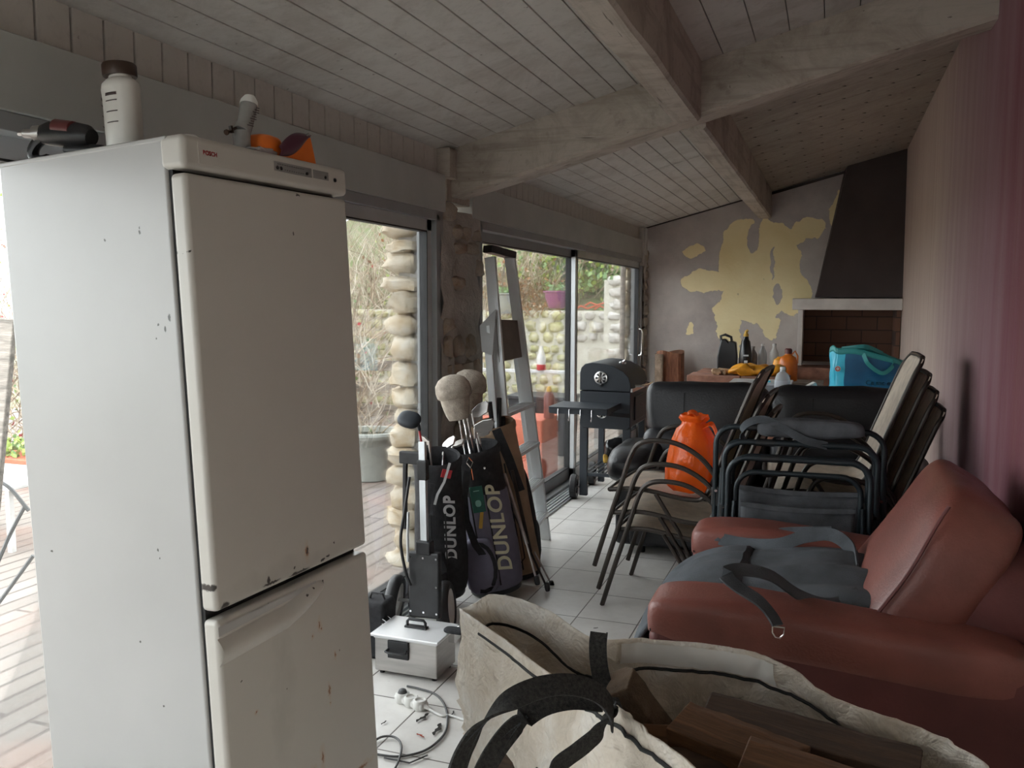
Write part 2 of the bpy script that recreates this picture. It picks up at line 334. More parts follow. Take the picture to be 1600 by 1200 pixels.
# ------------------------------------------------------------------ mesh builder
class MB:
    def __init__(s): s.v = []; s.f = []; s.m = []
    def add(s, V, F, mi=0):
        o = len(s.v); s.v += [tuple(p) for p in V]; s.f += [tuple(i+o for i in q) for q in F]; s.m += [mi]*len(F); return s
    def box(s, c, d, rot=None, mi=0, taper=1):
        V = []
        for z in (-.5, .5):
            k = taper if z > 0 else 1
            for x, y in ((-.5, -.5), (.5, -.5), (.5, .5), (-.5, .5)):
                p = Vector((x*d[0]*k, y*d[1]*k, z*d[2]))
                if rot is not None: p = rot @ p
                V.append(p+Vector(c))
        return s.add(V, [(3, 2, 1, 0), (4, 5, 6, 7), (0, 1, 5, 4), (1, 2, 6, 5), (2, 3, 7, 6), (3, 0, 4, 7)], mi)
    def bar(s, a, b, w, h, up=(0, 0, 1), mi=0):
        a, b = Vector(a), Vector(b); z = (b-a); L = z.length; z.normalize(); u = Vector(up)
        if abs(z.dot(u)) > .98: u = Vector((0, 1, 0))
        x = z.cross(u).normalized(); y = z.cross(x).normalized()
        return s.box((a+b)/2, (w, h, L), Matrix((x, y, z)).transposed(), mi)
    def tube(s, pts, r, n=8, mi=0, caps=True, flat=1):
        P = [Vector(p) for p in pts]; R = r if isinstance(r, (list, tuple)) else [r]*len(P)
        T = []
        for i in range(len(P)):
            t = (P[min(i+1, len(P)-1)]-P[max(i-1, 0)]); T.append(t.normalized() if t.length > 1e-9 else Vector((0, 0, 1)))
        u = T[0].orthogonal().normalized(); V = []
        for i, p in enumerate(P):
            u = (u-T[i]*u.dot(T[i])); u = u.normalized() if u.length > 1e-6 else T[i].orthogonal().normalized()
            w_ = T[i].cross(u)
            for k in range(n):
                a = 2*PI*k/n; V.append(p+(u*math.cos(a)+w_*math.sin(a)*flat)*R[i])
        F = [(i*n+k, i*n+(k+1) % n, (i+1)*n+(k+1) % n, (i+1)*n+k) for i in range(len(P)-1) for k in range(n)]
        if caps: F += [tuple(range(n))[::-1], tuple((len(P)-1)*n+k for k in range(n))]
        return s.add(V, F, mi)
    def lathe(s, prof, n=24, c=(0, 0, 0), mi=0, mtx=None, caps=True, fn=None):
        V = []
        for i, (r, z) in enumerate(prof):
            for k in range(n):
                a = 2*PI*k/n; p = Vector((r*math.cos(a), r*math.sin(a), z))
                if fn: p = fn(p, a, i)
                if mtx is not None: p = mtx @ p
                V.append(p+Vector(c))
        m_ = len(prof); F = [(i*n+k, i*n+(k+1) % n, (i+1)*n+(k+1) % n, (i+1)*n+k) for i in range(m_-1) for k in range(n)]
        if caps: F += [tuple(range(n))[::-1], tuple((m_-1)*n+k for k in range(n))]
        return s.add(V, F, mi)
    def grid(s, fn, nu, nv, mi=0):
        V = [fn(i/nu, j/nv) for j in range(nv+1) for i in range(nu+1)]
        return s.add(V, [(j*(nu+1)+i, j*(nu+1)+i+1, (j+1)*(nu+1)+i+1, (j+1)*(nu+1)+i) for j in range(nv) for i in range(nu)], mi)
    def puff(s, c, d, e=(.45, .45), rot=None, mi=0, nu=32, nv=18, fn=None):
        """soft cushion: superellipsoid of full size d"""
        V = []; sg = lambda x, p: math.copysign(abs(x)**p, x)
        for j in range(1, nv):
            ph = -PI/2+PI*j/nv
            for i in range(nu):
                th = 2*PI*i/nu
                p = Vector((d[0]/2*sg(math.cos(ph), e[0])*sg(math.cos(th), e[1]), d[1]/2*sg(math.cos(ph), e[0])*sg(math.sin(th), e[1]), d[2]/2*sg(math.sin(ph), e[0])))
                if fn: p = fn(p)
                if rot is not None: p = rot @ p
                V.append(p+Vector(c))
        for z in (-1, 1):
            p = Vector((0, 0, z*d[2]/2))
            if fn: p = fn(p)
            if rot is not None: p = rot @ p
            V.append(p+Vector(c))
        F = [(j*nu+i, j*nu+(i+1) % nu, (j+1)*nu+(i+1) % nu, (j+1)*nu+i) for j in range(nv-2) for i in range(nu)]
        b = (nv-1)*nu
        F += [(b, (i+1) % nu, i) for i in range(nu)]+[(b+1, (nv-2)*nu+i, (nv-2)*nu+(i+1) % nu) for i in range(nu)]
        return s.add(V, F, mi)
    def ribbon(s, pts, wd, w_, th=.003, mi=0):
        P = [Vector(p) for p in pts]; W = wd if isinstance(wd, list) else [wd]*len(P); V = []
        for i, p in enumerate(P):
            t = (P[min(i+1, len(P)-1)]-P[max(i-1, 0)]).normalized(); x = Vector(W[i]); x = (x-t*x.dot(t)).normalized(); n = t.cross(x)
            V += [p-x*w_/2-n*th/2, p+x*w_/2-n*th/2, p+x*w_/2+n*th/2, p-x*w_/2+n*th/2]
        F = [(i*4+k, i*4+(k+1) % 4, (i+1)*4+(k+1) % 4, (i+1)*4+k) for i in range(len(P)-1) for k in range(4)]
        F += [(3, 2, 1, 0), tuple((len(P)-1)*4+k for k in range(4))]
        return s.add(V, F, mi)
    def prism(s, poly, a, b, axis=1, mi=0):
        """extrude 2-D outline poly along an axis from a to b"""
        def P(p, q):
            return (q, p[0], p[1]) if axis == 0 else (p[0], q, p[1]) if axis == 1 else (p[0], p[1], q)
        n = len(poly); V = [P(p, a) for p in poly]+[P(p, b) for p in poly]
        return s.add(V, [(i, (i+1) % n, n+(i+1) % n, n+i) for i in range(n)]+[tuple(range(n))[::-1], tuple(range(n, 2*n))], mi)
    def rock(s, c, d, seed, mi=0, n=2):
        random.seed(seed); ph = [random.uniform(0, 50) for _ in range(3)]
        nu, nv = 10, 7; V = []
        for j in range(nv+1):
            t = PI*j/nv
            for i in range(nu):
                a = 2*PI*i/nu; q = Vector((math.sin(t)*math.cos(a), math.sin(t)*math.sin(a), math.cos(t)))
                k = 1+.45*noise.noise(q*1.6+Vector(ph)); q = Vector([math.copysign(abs(x)**.75, x) for x in q])
                V.append(Vector((q.x*d[0]/2*k, q.y*d[1]/2*k, q.z*d[2]/2*k))+Vector(c))
        F = [(j*nu+i, (j+1)*nu+i, (j+1)*nu+(i+1) % nu, j*nu+(i+1) % nu) for j in range(nv) for i in range(nu)]
        return s.add(V, F, mi)
    def build(s, name, mats, parent=None, bevel=0, sharp=40, subsurf=0, solid=0, seg=2, disp=0):
        me = bpy.data.meshes.new(name); me.from_pydata(s.v, [], s.f)
        for mm in (mats if isinstance(mats, (list, tuple)) else [mats]): me.materials.append(MATS[mm])
        me.polygons.foreach_set('material_index', s.m)
        me.polygons.foreach_set('use_smooth', [True]*len(me.polygons))
        me.validate(); me.update(); me.set_sharp_from_angle(angle=math.radians(sharp))
        o = bpy.data.objects.new(name, me); COL.objects.link(o)
        if parent: o.parent = parent
        if solid:
            md = o.modifiers.new('solid', 'SOLIDIFY'); md.thickness = solid; md.offset = 0
        if bevel:
            md = o.modifiers.new('bevel', 'BEVEL'); md.width = bevel; md.segments = seg; md.limit_method = 'ANGLE'; md.angle_limit = math.radians(35); md.harden_normals = True
        if subsurf:
            md = o.modifiers.new('sub', 'SUBSURF'); md.levels = md.render_levels = subsurf
        return o

def thing(name, label, cat, loc=(0, 0, 0), rotz=0, group=None, rot=None):
    o = bpy.data.objects.new(name, None); COL.objects.link(o); o.empty_display_size = .05
    o.location = loc; o.rotation_euler = rot if rot else (0, 0, rotz)
    return tag(o, label, cat, group)
def tag(o, label, cat, group=None, kind=None):
    o['label'] = label; o['category'] = cat
    if group: o['group'] = group
    if kind: o['kind'] = kind
    return o
def struct(o, label, cat):
    o['kind'] = 'structure'; o['label'] = label; o['category'] = cat; return o
def copy_tree(o, parent=None):
    c = o.copy(); COL.objects.link(c)
    if parent: c.parent = parent
    for ch in [x for x in bpy.data.objects if x.parent == o]: copy_tree(ch, c)
    return c
def text_mesh(body, size, depth=.0015, bold=0, fn=None, spacing=1.0):
    cu = bpy.data.curves.new('tmp', 'FONT'); cu.body = body; cu.size = size; cu.extrude = depth; cu.offset = bold; cu.space_character = spacing; cu.shear = .22 if bold > .002 else 0
    cu.align_x = 'CENTER'; cu.align_y = 'CENTER'
    t = bpy.data.objects.new('tmp', cu); COL.objects.link(t)
    dg = bpy.context.evaluated_depsgraph_get(); me = bpy.data.meshes.new_from_object(t.evaluated_get(dg))
    b = MB(); b.add([(fn(v.co) if fn else v.co) for v in me.vertices], [tuple(p.vertices) for p in me.polygons])
    bpy.data.objects.remove(t); bpy.data.curves.remove(cu); return b
def bez(a, b, c, d, n=10):
    a, b, c, d = map(Vector, (a, b, c, d)); out = []
    for i in range(n+1):
        t = i/n; out.append(a*(1-t)**3+b*3*t*(1-t)**2+c*3*t*t*(1-t)+d*t**3)
    return out
def smooth_path(P, n=6):
    P = [Vector(p) for p in P]; Q = [P[0]*2-P[1]]+P+[P[-1]*2-P[-2]]; out = []
    for i in range(1, len(Q)-2):
        for k in range(n):
            t = k/n; a, b, c, d = Q[i-1], Q[i], Q[i+1], Q[i+2]
            out.append(.5*((2*b)+(c-a)*t+(2*a-5*b+4*c-d)*t*t+(3*b-a-3*c+d)*t**3))
    out.append(P[-1]); return out

# ------------------------------------------------------------------ the room
GX, BY, RX, FY = -2.05, 9.88, .65, -2.6        # glass wall, back wall, right wall, wall behind the camera
def cz(x): return 2.903+.257*x
b = MB(); b.box((-.7, 3.6, -.06), (2.7, 13.2, .12)); struct(b.build('floor', 'floor_tiles'), 'pale floor tiles with dark grout lines', 'floor')
b = MB()
def board_y(x0, x1, y0, y1, mi=0, th=.02):
    for i in range(1):
        V = []
        for z in (0, th):
            for x, y in ((x0, y0), (x1, y0), (x1, y1), (x0, y1)): V.append((x, y, cz(x)+z))
        b.add(V, [(3, 2, 1, 0), (4, 5, 6, 7), (0, 1, 5, 4), (1, 2, 6, 5), (2, 3, 7, 6), (3, 0, 4, 7)], mi)
x = GX-.02; k = 0; PU = -.70
while x < PU:
    x1 = min(x+.110, PU); random.seed(k); cut = 2.2+.15*random.random()
    board_y(x+.0022, x1-.0022, FY, 4.5)
    for (a, c) in ((4.5, 6.79), (6.80, BY)): board_y(x+.0022, x1-.0022, a, c)
    x = x1; k += 1
x = PU
while x < RX:
    x1 = min(x+.155, RX+.02); board_y(x+.002, x1-.002, FY, 4.6); x = x1
y = 4.6
while y < BY:
    y1 = min(y+.36, BY); board_y(PU, RX, y+.004, y1-.004, 1)
    for k in range(9):
        xx = PU+.12+.15*k; b.box((xx, y1-.03, cz(xx)-.0005), (.035, .006, .004), mi=2)
    y = y1
board_y(GX-.15, RX+.1, FY, BY+.1, 2, .03)
for i in range(8): b.v[-8+i] = (b.v[-8+i][0], b.v[-8+i][1], b.v[-8+i][2]+.022)
mat('dark_gap', (.06, .05, .045), .9)
struct(b.build('ceiling', ['ceiling_board', 'ceiling_board_raw', 'dark_gap'], bevel=.004, seg=1), 'sloping boarded ceiling painted greyish white', 'ceiling')
b = MB(); b.prism([(PU+.03, cz(PU)+.0), (RX, cz(RX)-.005), (RX, cz(RX)-.03), (PU+.03, cz(PU)-.03)], BY-.012, BY+.01); struct(b.build('trim_15', 'dark_gap'), 'dark joint between back wall and raw ceiling boards', 'trim')
b = MB(); b.prism([(GX, cz(GX)+.002), (PU-.05, cz(PU-.05)+.002), (PU-.05, cz(PU-.05)-.014), (GX, cz(GX)-.014)], BY-.010, BY+.01); struct(b.build('trim_16', 'dark_gap'), 'thin dark joint between back wall and white ceiling boards', 'trim')
# rafter and purlins
def slope_beam_x(name, y0, y1, x0, x1, dep, label):
    b = MB(); n = 14; V = []
    for i in range(n+1):
        xx = x0+(x1-x0)*i/n; wv = .006*noise.noise(Vector((xx*2.2, y0, 3)))
        for (yy, dz) in ((y0, 0), (y0, -dep+.015), (y0+.015, -dep), (y1-.015, -dep+.004), (y1, -dep+.02), (y1, 0)):
            V.append((xx, yy+wv, cz(xx)+dz+wv*(1 if dz else 0)))
    m_ = 6; F = [(i*m_+k, i*m_+(k+1) % m_, (i+1)*m_+(k+1) % m_, (i+1)*m_+k) for i in range(n) for k in range(m_)]
    F += [tuple(range(m_))[::-1], tuple(n*m_+k for k in range(m_))]
    b.add(V, F); return struct(b.build(name, 'beam_wash', sharp=30), label, 'beam')
slope_beam_x('trim_1', 4.49, 4.70, -2.02, RX+.01, .262, 'whitewashed rafter crossing the ceiling from glass wall to right wall')
def purlin(name, y0, y1, label):
    b = MB(); n = 18; V = []
    for i in range(n+1):
        yy = y0+(y1-y0)*i/n; wv = .008*noise.noise(Vector((yy*2, 5, 1)))
        zb = cz(-.70)-.275+wv
        for (xx, zz) in ((-.785, cz(-.785)), (-.785+wv, zb+.012), (-.772, zb), (-.662, zb), (-.648+wv, zb+.014), (-.648, cz(-.648))):
            V.append((xx, yy, zz))
    m_ = 6; F = [(i*m_+k, (i+1)*m_+k, (i+1)*m_+(k+1) % m_, i*m_+(k+1) % m_) for i in range(n) for k in range(m_)]
    F += [tuple(range(m_)), tuple(n*m_+k for k in range(m_))[::-1]]
    b.add(V, F); return struct(b.build(name, 'beam_wash_long', sharp=30), label, 'beam')
purlin('trim_2', FY, 4.495, 'whitewashed purlin running along the near half of the ceiling')
purlin('trim_3', 4.695, BY, 'whitewashed purlin running from rafter to back wall')

# back wall, right wall, wall behind the camera
b = MB(); b.prism([(GX-.15, -.1), (RX+.2, -.1), (RX+.2, cz(RX+.2)+.02), (GX-.15, cz(GX-.15)+.02)], BY, BY+.15)
struct(b.build('wall_back', 'peeling_plaster'), 'mauve grey plaster back wall with patches of pale yellow paint', 'wall')
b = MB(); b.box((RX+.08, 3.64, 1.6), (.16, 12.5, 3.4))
struct(b.build('wall_right', 'red_haze_plaster'), 'beige plaster wall on the right with red lens haze put into its colour', 'wall')
b = MB(); b.prism([(GX-.15, 2.05), (RX+.2, 2.05), (RX+.2, cz(RX+.2)), (GX-.15, cz(GX-.15))], FY-.15, FY)
b.box((GX+.12, FY-.075, 1.0), (.5, .15, 2.2)); b.box((RX-.52, FY-.075, 1.0), (1.3, .15, 2.2))
struct(b.build('wall_front', 'plaster_side'), 'plaster wall behind the photographer with a wide glazed opening added for light', 'wall')
b = MB(); b.box((-.7, FY-.08, 1.0), (2.35, .006, 2.1)); struct(b.build('added_window', 'window_glass'), 'unseen window added behind the camera to light the room', 'window')  # opening and pane are added behind the camera to brighten the room
# boarded strip above the doors, made of short upright boards
b = MB(); y = FY
while y < BY-.01:
    y1 = min(y+.120, BY-.005)
    V = []
    b.box((GX-.03, (y+y1)/2, (2.22+cz(GX))/2), (.06, y1-y-.004, cz(GX)-2.22+.01)); y = y1
struct(b.build('trim_4', 'lambris', bevel=.005, seg=1), 'strip of short upright white boards above the glass doors', 'trim')
# metal lintel casing
for nm, y0, y1 in (('trim_5', FY, 4.40), ('trim_6', 4.78, 9.66)):
    b = MB(); b.box((GX-.02, (y0+y1)/2, 2.135), (.14, y1-y0, .20)); b.box((GX-.03, (y0+y1)/2, 2.03), (.10, y1-y0, .02))
    struct(b.build(nm, 'casing_paint', bevel=.004), 'long grey metal casing over the %s glass doors' % ('near' if nm == 'trim_5' else 'far'), 'trim')
b = MB(); b.box((GX-.02, 9.70, 2.16), (.17, .05, .42)); b.box((GX+.0, 9.755, 2.22), (.16, .06, .30))
struct(b.build('trim_7', 'lambris', bevel=.003), 'white end board closing the casing in the far corner', 'trim')
b = MB(); b.box((GX-.02, 4.44, 2.30), (.2, .10, .16)); b.box((GX-.04, 4.60, 2.2), (.16, .32, .2))
struct(b.build('trim_8', 'beam_wash', bevel=.004), 'whitewashed block under the end of the rafter', 'trim')

def window_door(name, y0, y1, leaf_splits, label, near=False):
    """aluminium sliding door: fixed frame, leaves, each with its own pane"""
    t = bpy.data.objects.new(name, None); COL.objects.link(t); t.location = (GX, (y0+y1)/2, 0); struct(t, label, 'glass door')
    L = (y0+y1)/2
    b = MB()
    b.box((-.02, 0, 2.01), (.12, y1-y0, .05)); b.box((-.045, 0, .012), (.16, y1-y0, .03))
    for s in (-1, 1): b.box((-.02, s*((y1-y0)/2-.02), 1.02), (.12, .04, 2.0))
    b.build('frame', 'alu_grey', t, bevel=.003)
    b = MB(); b.box((.115, 0, .006), (.12, y1-y0, .018))
    for k in range(4): b.box((.07+.03*k, 0, .02), (.006, y1-y0, .014))
    b.build('track', 'alu_light', t)
    for k, (a, c, off) in enumerate(leaf_splits):
        b = MB(); a -= L; c -= L; m_ = (a+c)/2; w_ = c-a
        b.box((off, m_, 1.955), (.04, w_, .065)); b.box((off, m_, .075), (.04, w_, .10))
        b.box((off, a+.03, 1.01), (.04, .06, 1.95)); b.box((off, c-.03, 1.01), (.04, .06, 1.95))
        lf = b.build('door_leaf', 'alu_light' if k else 'alu_grey', t, bevel=.003)
        b = MB()
        for yy in (a+.062, c-.062): b.box((off, yy, 1.02), (.044, .008, 1.80))
        b.box((off, m_, 1.921), (.044, w_-.12, .007)); b.box((off, m_, .127), (.044, w_-.12, .007))
        b.build('gasket', 'gasket_black', lf)
        b = MB(); b.box((off, m_, 1.02), (.006, w_-.12, 1.81)); b.build('pane', 'window_glass', lf)
    return t
d1 = window_door('door_1', FY+.02, 4.34, [(-2.55, -.25, -.005), (-.30, 2.05, -.05), (2.0, 4.29, -.005)], 'grey aluminium sliding glass door beside the refrigerator')
d2 = window_door('door_2', 4.92, 9.74, [(4.97, 7.16, -.05), (7.10, 9.70, -.005)], 'grey aluminium sliding glass door behind ladder and barbecue')
b = MB(); b.tube([(.03, 2.30, .95), (.06, 2.30, .96), (.07, 2.30, 1.0), (.07, 2.30, 1.2), (.06, 2.30, 1.24), (.03, 2.30, 1.25)], .010); b.build('door_handle', 'chrome', d2)

# stone pillar between the doors: rendered core, stones showing inside, rough rubble outside
def pillar(name, y0, y1, xin, xout, z1, label, seed, inner_frac=.5, bulk=1):
    b = MB()
    b.box(((xin+xout)/2, (y0+y1)/2, z1/2-.05), (abs(xin-xout)-.10, y1-y0-.06, z1+.1), mi=0)
    r = random.Random(seed); z = .03
    # outer rubble courses on the two flanks and outer face
    while z < z1-.05:
        h = r.uniform(.08, .16)
        for yy in (y0+.02, y1-.02):
            x = GX-.10
            while x > xout+.05:
                w_ = min(r.uniform(.13, .24), x-xout+r.uniform(-.02, .05)); b.rock((x-w_/2, yy, z+h/2+r.uniform(-.01, .01)), (w_*1.08, .17, h*.98), r.random()*999, 1); x -= w_
        y = y0+.04
        while y < y1:
            w_ = r.uniform(.12, .22); b.rock((xout+.05, y+w_/2, z+h/2), (.15, w_*1.05, h), r.random()*999, 1); y += w_
        # inner face: flat stones half buried in render
        y = y0+.03
        while y < y1-.08:
            w_ = r.uniform(.10, .2)
            if r.random() < inner_frac: b.rock((xin-.028, y+w_/2, z+h/2), (.09, w_*.9, h*.85), r.random()*999, 2)
            y += w_
        z += h*.97
    # lumpy render on the inner face
    nu, nv = 12, 40
    b.grid(lambda u, v: (xin-.01+.035*noise.noise(Vector((u*3, v*14, seed)))-.03*math.exp(-((u-.48)/.09)**2), y0+.0+(y1-y0)*u, z1*v), nu, nv, 3)
    struct(b.build(name, ['mortar', 'limestone', 'limestone_inside', 'mortar'], sharp=60), label, 'stone pillar')
pillar('trim_9', 4.35, 4.92, -2.00, -2.33, 2.06, 'rubble stone pillar between the two glass doors', 3)
pillar('trim_10', 9.74, 9.88, -1.98, -2.22, 2.1, 'slim stone pillar in the far left corner', 9, .9)
b = MB(); b.box((GX+.012, 4.365, 1.03), (.05, .055, 2.06)); struct(b.build('trim_11', 'alu_grey', bevel=.004), 'grey metal cover strip on the door side of the pillar', 'trim')

# fireplace: brown hood, white mantel, firebox, brick hearth
b = MB()
V = [(.075-.25, BY, 1.60), (RX, BY, 1.60), (RX, BY, cz(RX)), (.075, BY, cz(.075)), (-.16, 9.40, 1.60), (RX, 9.40, 1.60), (RX, 9.62, cz(RX)), (.10, 9.62, cz(.10))]
b.add(V, [(4, 5, 6, 7), (0, 4, 7, 3), (1, 2, 6, 5), (0, 1, 5, 4), (3, 7, 6, 2), (0, 3, 2, 1)])
struct(b.build('trim_12', 'hood_brown'), 'dark brown tapering chimney hood', 'chimney hood')
b = MB(); b.box((.135, 9.60, 1.53), (1.03, .56, .115)); struct(b.build('trim_13', 'mantel_white', bevel=.008), 'thick white mantel shelf over the fireplace', 'mantel shelf')
b = MB()
b.box((.19, BY-.02, 1.2), (.93, .04, .56), mi=0); b.box((-.30, 9.64, 1.19), (.05, .44, .58), mi=1); b.box((RX-.03, 9.64, 1.19), (.05, .44, .58), mi=0)
b.box((.15, 9.62, .44), (1.0, .50, .88), mi=2)
struct(b.build('trim_14', ['fire_brick', 'mantel_white', 'brick_red'], bevel=.004), 'dark brick firebox standing on a masonry hearth', 'fireplace')

# ------------------------------------------------------------------ outdoors
b = MB(); b.box((-6.9, 6.0, -.14), (9.42, 19, .12)); struct(b.build('deck', 'deck_boards'), 'weathered wooden terrace deck outside the glass doors', 'deck')
b = MB(); b.box((-14, 12, -.3), (30, 40, .16)); struct(b.build('ground', 'ground_soil'), 'garden soil beyond the deck', 'ground')
def rubble_wall(name, x0, x1, y, z0, z1, seed, mats, label, th=.3, skip=None, rs=(.12, .26)):
    b = MB(); b.box(((x0+x1)/2, y+th/2, (z0+z1)/2), (x1-x0, th, z1-z0)); r = random.Random(seed); z = z0
    while z < z1-.05:
        h = r.uniform(.10, .17); x = x0+r.uniform(0, .1)
        while x < x1:
            w_ = r.uniform(*rs)
            if not (skip and skip(x, z)): b.rock((x+w_/2, y, z+h/2+r.uniform(-.02, .02)), (w_*.86, .14, h*.86), r.random()*999, 1)
            x += w_+r.uniform(0, .04)
        z += h*1.08
    struct(b.build(name, mats, sharp=60), label, 'garden wall')
rubble_wall('garden_wall_mossy', -8.5, -3.55, 12.0, -.2, 1.42, 5, ['mortar_light', 'stone_mossy'], 'mossy rubble garden wall seen behind the ladder')
rubble_wall('garden_wall_pale', -3.55, -2.95, 12.0, -.2, 1.42, 6, ['mortar_light', 'stone_pale'], 'pale rubble garden wall with a smooth rendered lower part', .3, lambda x, z: z < .9)
rubble_wall('garden_wall_pillar', -2.98, -2.35, 11.85, -.2, 1.85, 8, ['mortar_light', 'stone_pale'], 'pale rubble pillar at the end of the garden wall', .5, None, (.2, .32))

def shrub(name, label, c, h, spread, n, seed, mats, leaves=None, cat='shrub', lean=0, rad=.007, group=None, up=.5):
    t = thing(name, label, cat, c, group=group); r = random.Random(seed); b = MB()
    ends = []
    for i in range(n):
        a = r.uniform(0, 2*PI); rr = spread*math.sqrt(r.random())*.6; p = Vector((rr*math.cos(a), rr*math.sin(a)*.6, r.uniform(0, .65)*h*(1-up*.6) if i > n*.25 else 0))
        d = Vector((r.gauss(lean, .30), r.gauss(0, .28), r.uniform(.4, 1))).normalized(); L = r.uniform(.35, 1)*h*.8; P = [p]; k = 6
        for j in range(k):
            d = (d+Vector((r.gauss(0, .22), r.gauss(0, .22), r.gauss(-.03, .18)))).normalized(); p = p+d*L/k; P.append(p)
            if leaves: ends.append(p.copy())
        b.tube(P, [rad*r.uniform(.5, 1.4)*(1-.7*j/k) for j in range(k+1)], 3, r.randrange(len(mats)), caps=False)
    b.build('branches', mats, t)
    if leaves:
        b = MB(); cnt, lm, ls = leaves
        for i in range(cnt):
            p = r.choice(ends)+Vector((r.gauss(0, .08), r.gauss(0, .08), r.gauss(0, .08))); q = Euler((r.uniform(0, 6), r.uniform(0, 6), r.uniform(0, 6))).to_matrix(); s_ = ls*r.uniform(.6, 1.3)
            V = [p+q @ Vector(v)*s_ for v in ((-.5, 0, 0), (0, -.35, .08), (.5, 0, 0), (0, .35, .08))]
            b.add(V, [(0, 1, 2, 3)], r.randrange(len(lm)))
        b.build('foliage', lm, t)
    return t
TW = ['twig_tan', 'twig_pale', 'twig_dark']
shrub('shrub', 'tangle of bare tan branches behind the grey flowerpot', (-6.2, 8.4, -.2), 3.4, 2.4, 520, 1, TW, (300, ['leaf_red', 'leaf_brown', 'leaf_green'], .05), up=.9)
shrub('shrub', 'bare pale branches against the sky left of the stone pillar', (-8.0, 10.8, -.2), 4.3, 3.4, 520, 2, ['twig_pale', 'twig_tan'], (500, ['leaf_lime', 'leaf_green'], .05), up=.9)
shrub('shrub', 'leafless scrub seen left of the refrigerator', (-8.6, 6.6, -.2), 3.6, 2.6, 420, 3, ['twig_pale', 'twig_dark', 'twig_tan'], (900, ['leaf_lime', 'leaf_green', 'leaf_red'], .055), up=.9)
shrub('shrub', 'dense thicket of arching brown stems above the mossy wall', (-5.4, 13.6, .6), 3.4, 4.2, 900, 4, TW, (1200, ['leaf_brown', 'leaf_lime'], .07), rad=.012, up=.9)
shrub('ivy', 'green ivy hanging over the pale garden wall', (-3.55, 13.1, 1.1), 2.3, 1.6, 160, 5, ['twig_dark', 'twig_tan'], (5200, ['leaf_green', 'leaf_lime', 'leaf_green'], .085), cat='ivy', up=.9)
shrub('ivy', 'dark ivy filling the top of the right hand pane', (-2.7, 13.5, 1.3), 2.2, 1.6, 160, 15, ['twig_dark', 'twig_tan'], (5200, ['leaf_green', 'leaf_green', 'twig_tan'], .09), cat='ivy', up=.9)
shrub('shrub', 'withered brown plant trailing on the wall beside the purple hanging pot', (-4.25, 11.95, 1.35), .9, .6, 90, 6, ['twig_dark', 'leaf_brown'], (500, ['leaf_brown', 'twig_dark'], .06), up=.9)
# earth bank behind the garden wall
b = MB(); b.grid(lambda u, v: (-11+11*u, 12.3+6*v, 1.2+2.2*v+.5*noise.noise(Vector((u*8, v*5, 0)))), 40, 20)
struct(b.build('bank', 'ground_soil'), 'overgrown earth bank behind the garden wall', 'bank')

# wooden rail fence
t = thing('garden_fence', 'weathered wooden rail fence behind the grey flowerpot', 'fence', (-7.9, 9.0, -.1))
for z in (.38, .64, .9):
    b = MB(); b.box((0, 0, z), (6.6, .035, .12)); b.build('rail', 'weathered_wood', t, bevel=.004)
for k in range(5):
    b = MB(); b.box((-3.2+1.6*k, .05, .5), (.09, .07, 1.1)); b.build('post', 'weathered_wood', t, bevel=.004)

# big grey flowerpot with bare shrub
def pot(name, label, cat, c, r1, r0, h, mt, parts=True, rim=.03):
    t = thing(name, label, cat, c); b = MB()
    b.lathe([(r0*.9, 0), (r0, .01), (r1*.97, h-.06), (r1, h-.05), (r1*.93, h-.06), (r0*.8, .1)], 32, caps=True); b.build('bowl', mt, t)
    b = MB(); b.lathe([(r1*.9, h-.05), (r1+rim, h-.05), (r1+rim+.01, h-.02), (r1+rim, h), (r1*.92, h), (r1*.88, h-.05)], 32, caps=False); b.build('rim', mt, t)
    b = MB(); b.lathe([(.001, h-.075), (r1*.9, h-.08)], 24, caps=False); b.build('soil', 'ground_soil', t); return t
p0 = onp(578, 748, 2, -.08); pot('flowerpot', 'large grey plastic flowerpot on the deck beyond the stone pillar', 'flowerpot', (p0.x, p0.y, -.08), .27, .19, .45, 'pot_grey', rim=.04)
shrub('potted_shrub', 'leafless shrub growing out of the grey flowerpot', (p0.x, p0.y, .28), 1.0, .18, 26, 8, ['twig_tan', 'twig_pale'], (12, ['leaf_green'], .05), rad=.009, up=0)
# red masonry planter outside the doors
t = thing('planter_box', 'red painted masonry planter outside behind the ladder', 'planter', (-2.85, 7.72, -.08), 0)
b = MB(); b.box((.10, 0, .27), (.62, .5, .56)); b.box((-.52, .1, .24), (.5, .5, .5)); b.build('body', 'red_concrete', t, bevel=.015)
b = MB()
for x in (-.05, .24): b.box((x, -.252, .27), (.16, .03, .44))
b.build('panel', 'terracotta', t, bevel=.006)
# bottle standing on it
q = onp(858, 657, 1, 7.62)
t = thing('squeeze_bottle', 'maroon bottle with yellow cap standing on the red planter', 'bottle', (q.x, q.y, .475)); b = MB()
b.lathe([(.045, 0), (.05, .01), (.05, .20), (.035, .235), (.02, .25)], 20); b.build('body', 'maroon_plastic', t)
b = MB(); b.lathe([(.024, .245), (.024, .275), (.012, .295)], 16); b.build('cap', 'yellow_trim', t)
